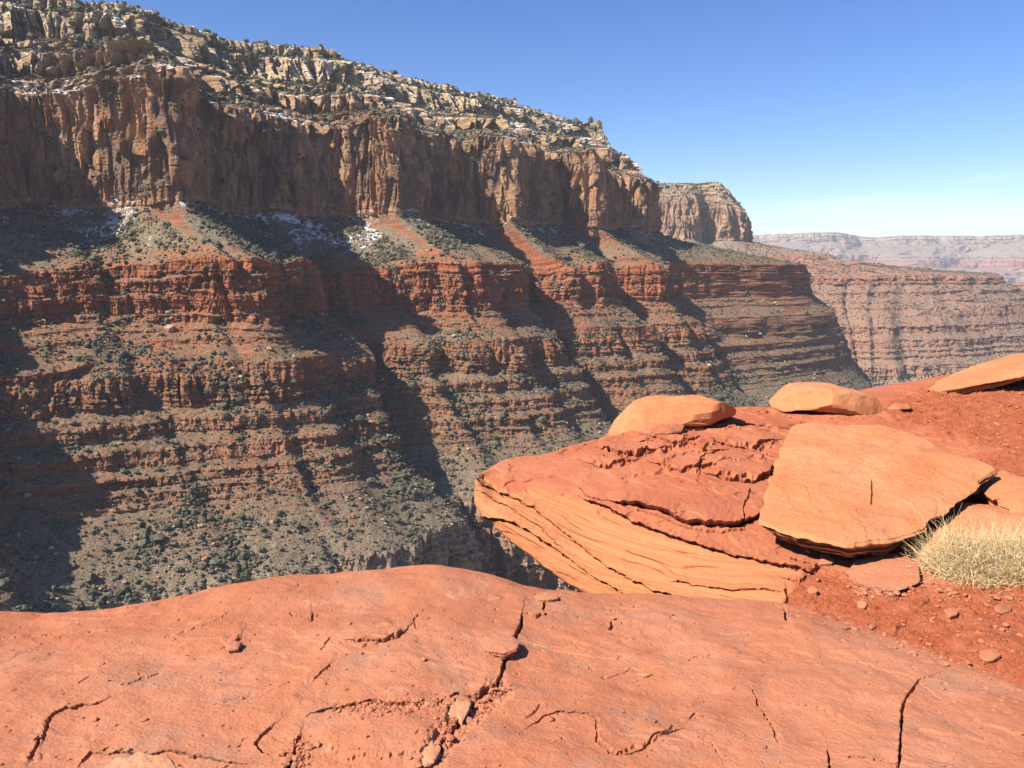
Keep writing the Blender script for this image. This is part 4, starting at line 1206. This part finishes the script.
slab_on_a([(224, 644), (232, 640), (241, 642), (238, 649), (228, 650)], .012, .02, MAT_SLAB, "small red chip alone on the smooth slab", seed=16, under=.1)
slab_on_a([(534, 596), (544, 592), (556, 594), (558, 598), (548, 600), (538, 600)], .02, .025, MAT_BOULDER, "small orange chip on the slab's outer edge beside the overhanging ledge", seed=17, under=.1)
slab_on_a([(637, 674), (646, 672), (652, 674), (644, 677)], .006, .01, MAT_FLAKE, "tiny whitish chip on the slab between the two ledges", seed=18, under=.1)
for i, (px, py, s_, lb) in enumerate([(812, 590, 7, "flat chip on the earth below the big slab's front edge"), (826, 560, 9, "brick-shaped chip in the shadow line under the big slab"),
        (990, 655, 12, "largest loose stone on the gravel near the right edge"), (950, 612, 8, "reddish stone on the gravel just below the bush"), (1003, 608, 9, "flat stone on the gravel below the bush's right side"),
        (862, 604, 7, "small stone on the gravel below the flagstone"), (930, 668, 8, "stone where the gravel meets the smooth slab")]):
    ol = [(px + s_ * math.cos(a) * random.uniform(.6, 1.2), py + s_ * .5 * math.sin(a) * random.uniform(.8, 1.15)) for a in np.linspace(0, 2 * math.pi, 9)[:-1]]
    ground_slab("stone", ol, .014, .03, MAT_SLAB, lb, cat_="stone", na=90, nr=20, rough=.003, bulge=.003, seed=30 + i, under=.15)

# gravel over the earth slope
cell = PB[:-1, :-1]; e_ = earth[:-1, :-1]
arx = np.linalg.norm(np.cross(PB[1:, :-1] - cell, PB[:-1, 1:] - cell), axis=-1)
px, py = project(cell)
w = arx * (e_ > .5) * (px > 700) * (px < 1120) * (py > 360) * (py < 780) * (vv[:-1, :-1] < 8.5) * (0.25 + sstep(-.2, .3, fbm(cell[..., 0] / .4, cell[..., 1] / .4, 3 + 0 * px, 3)))
idx = pick(w, 26000)
pos = cell.reshape(-1, 3)[idx]
sz = np.clip(0.0036 * np.exp(rng.normal(0, .7, len(idx))), .0015, .026)
deb = []
for pts_ in ([(762, 530), (790, 542), (820, 554), (850, 560), (880, 556), (915, 545)], [(612, 440), (650, 436), (690, 430), (730, 418)], [(775, 415), (820, 418), (880, 416)], [(850, 590), (880, 594), (915, 590)], [(925, 392), (960, 392), (1020, 384)], [(900, 560), (930, 592), (980, 598), (1030, 596)], [(788, 610), (850, 628), (910, 650), (1000, 685)]):
    for _ in range(110):
        k_ = random.randrange(len(pts_) - 1); f_ = random.random()
        deb.append(ground_at(pts_[k_][0] * (1 - f_) + pts_[k_ + 1][0] * f_ + random.gauss(0, 5), pts_[k_][1] * (1 - f_) + pts_[k_ + 1][1] * f_ + random.gauss(0, 3)))
pos = np.vstack([pos, np.array(deb)]); sz = np.concatenate([sz, np.clip(.006 * np.exp(rng.normal(0, .6, len(deb))), .002, .028)])
V, Fc = scatter(pos, sz, flat=0.6, jit=.35, sink=.5)
link("gravel", raw_mesh("gravel", V, tris=Fc), MAT_SLAB, "loose red gravel on the earth slope", "gravel", 'stuff')
# crumbs along the foreground cracks
cr = []
for pts in ([(500, 690), (470, 712), (440, 742), (425, 768)], [(330, 712), (400, 708), (450, 702)], [(300, 745), (292, 768)], [(785, 608), (860, 633), (920, 654), (1024, 695)]):
    for _ in range(260):
        k_ = random.randrange(len(pts) - 1); f = random.random()
        q = (pts[k_][0] * (1 - f) + pts[k_ + 1][0] * f + random.gauss(0, 7), pts[k_][1] * (1 - f) + pts[k_ + 1][1] * f + random.gauss(0, 4))
        cr.append(ga_at(*q))
for _ in range(420): cr.append(ga_at(random.uniform(0, 1024), random.uniform(600, 768)))
V, Fc = scatter(np.array(cr), np.clip(0.0035 * np.exp(rng.normal(0, .6, len(cr))), .0015, .02), flat=.6, jit=.35, sink=.4)
link("rock_crumbs", raw_mesh("rock_crumbs", V, tris=Fc), MAT_SLAB, "rock crumbs lying along the foreground cracks", "gravel", 'stuff')

# ------------------------------------------------------------------ the dry bush
def bush():
    m = NT("dry_straw"); p = m.pos()
    nn = m.noise(p, 14, 3); col = m.mix(m.remap(nn, .38, .62), (.84, .57, .27), (.92, .70, .40))
    col = m.mix(m.remap(m.noise(p, 55, 2), .50, .66, 0, .75), col, (.30, .24, .13))
    mat = m.done(col)
    g = ground_at(948, 574); g2 = ground_at(1050, 580)
    r = np.random.default_rng(5); Vs, Qs = [], []; nseg = 6; base = 0
    for i in range(9000):
        f = r.uniform(0, 1) ** .9
        c0 = g + (g2 - g) * f + np.array([r.normal(0, .05), r.normal(.04, .07), -.01])
        az = r.uniform(0, 2 * np.pi); el = R(r.uniform(8, 85)); L_ = r.uniform(.08, .26) * (0.75 + .35 * math.sin(el))
        dr = np.array([math.cos(az) * math.cos(el), math.sin(az) * math.cos(el), math.sin(el)])
        p0 = c0.copy(); wd = r.uniform(.0011, .0022)
        if r.uniform() < .45:   # twig that leaves from further out
            p0 = c0 + dr * r.uniform(.04, .2); dr = dr + r.normal(0, .5, 3); dr /= np.linalg.norm(dr); L_ *= .45; wd *= .8
        sd = np.cross(dr, [r.normal(), r.normal(), 1.0]); sd /= np.linalg.norm(sd) + 1e-9
        up = np.cross(sd, dr)
        cv = r.normal(0, .25, 3) + np.array([0, 0, -.05]); pts = []
        for k in range(nseg):
            q = k / (nseg - 1); c_ = p0 + dr * L_ * q + cv * L_ * q * q + r.normal(0, .0035, 3)
            c_[2] = max(c_[2], c0[2] + .004)
            ww = wd * (1 - .75 * q)
            pts += [c_ + sd * ww, c_ - sd * ww * .5 + up * ww * .8, c_ - sd * ww * .5 - up * ww * .8]
        Vs += pts
        for k in range(nseg - 1):
            a = base + k * 3
            for j in range(3): Qs.append((a + j, a + (j + 1) % 3, a + 3 + (j + 1) % 3, a + 3 + j))
        base += nseg * 3
    link("dry_bush", raw_mesh("dry_bush", Vs, Qs), mat, "straw-coloured dry bush of fine tangled twigs on the red gravel", "bush")
bush()

# ------------------------------------------------------------------ haze
hm = bpy.data.materials.new("haze_air"); hm.use_nodes = True
ht = hm.node_tree; ht.nodes.clear()
ho = ht.nodes.new("ShaderNodeOutputMaterial"); hv = ht.nodes.new("ShaderNodeVolumePrincipled")
hv.inputs["Color"].default_value = (.80, .87, 1.0, 1); hv.inputs["Density"].default_value = 3.0e-5
hv.inputs["Anisotropy"].default_value = 0.0
ht.links.new(hv.outputs[0], ho.inputs["Volume"])
x0, x1, y0, y1, z0, z1 = -17000, 19000, -4000, 22500, -620, 800
hb = raw_mesh("haze", [(x0, y0, z0), (x1, y0, z0), (x1, y1, z0), (x0, y1, z0), (x0, y0, z1), (x1, y0, z1), (x1, y1, z1), (x0, y1, z1)],
              [[0, 3, 2, 1], [4, 5, 6, 7], [0, 1, 5, 4], [1, 2, 6, 5], [2, 3, 7, 6], [3, 0, 4, 7]])
link("haze", hb, hm, "thin blue haze filling the canyon", None, 'stuff')
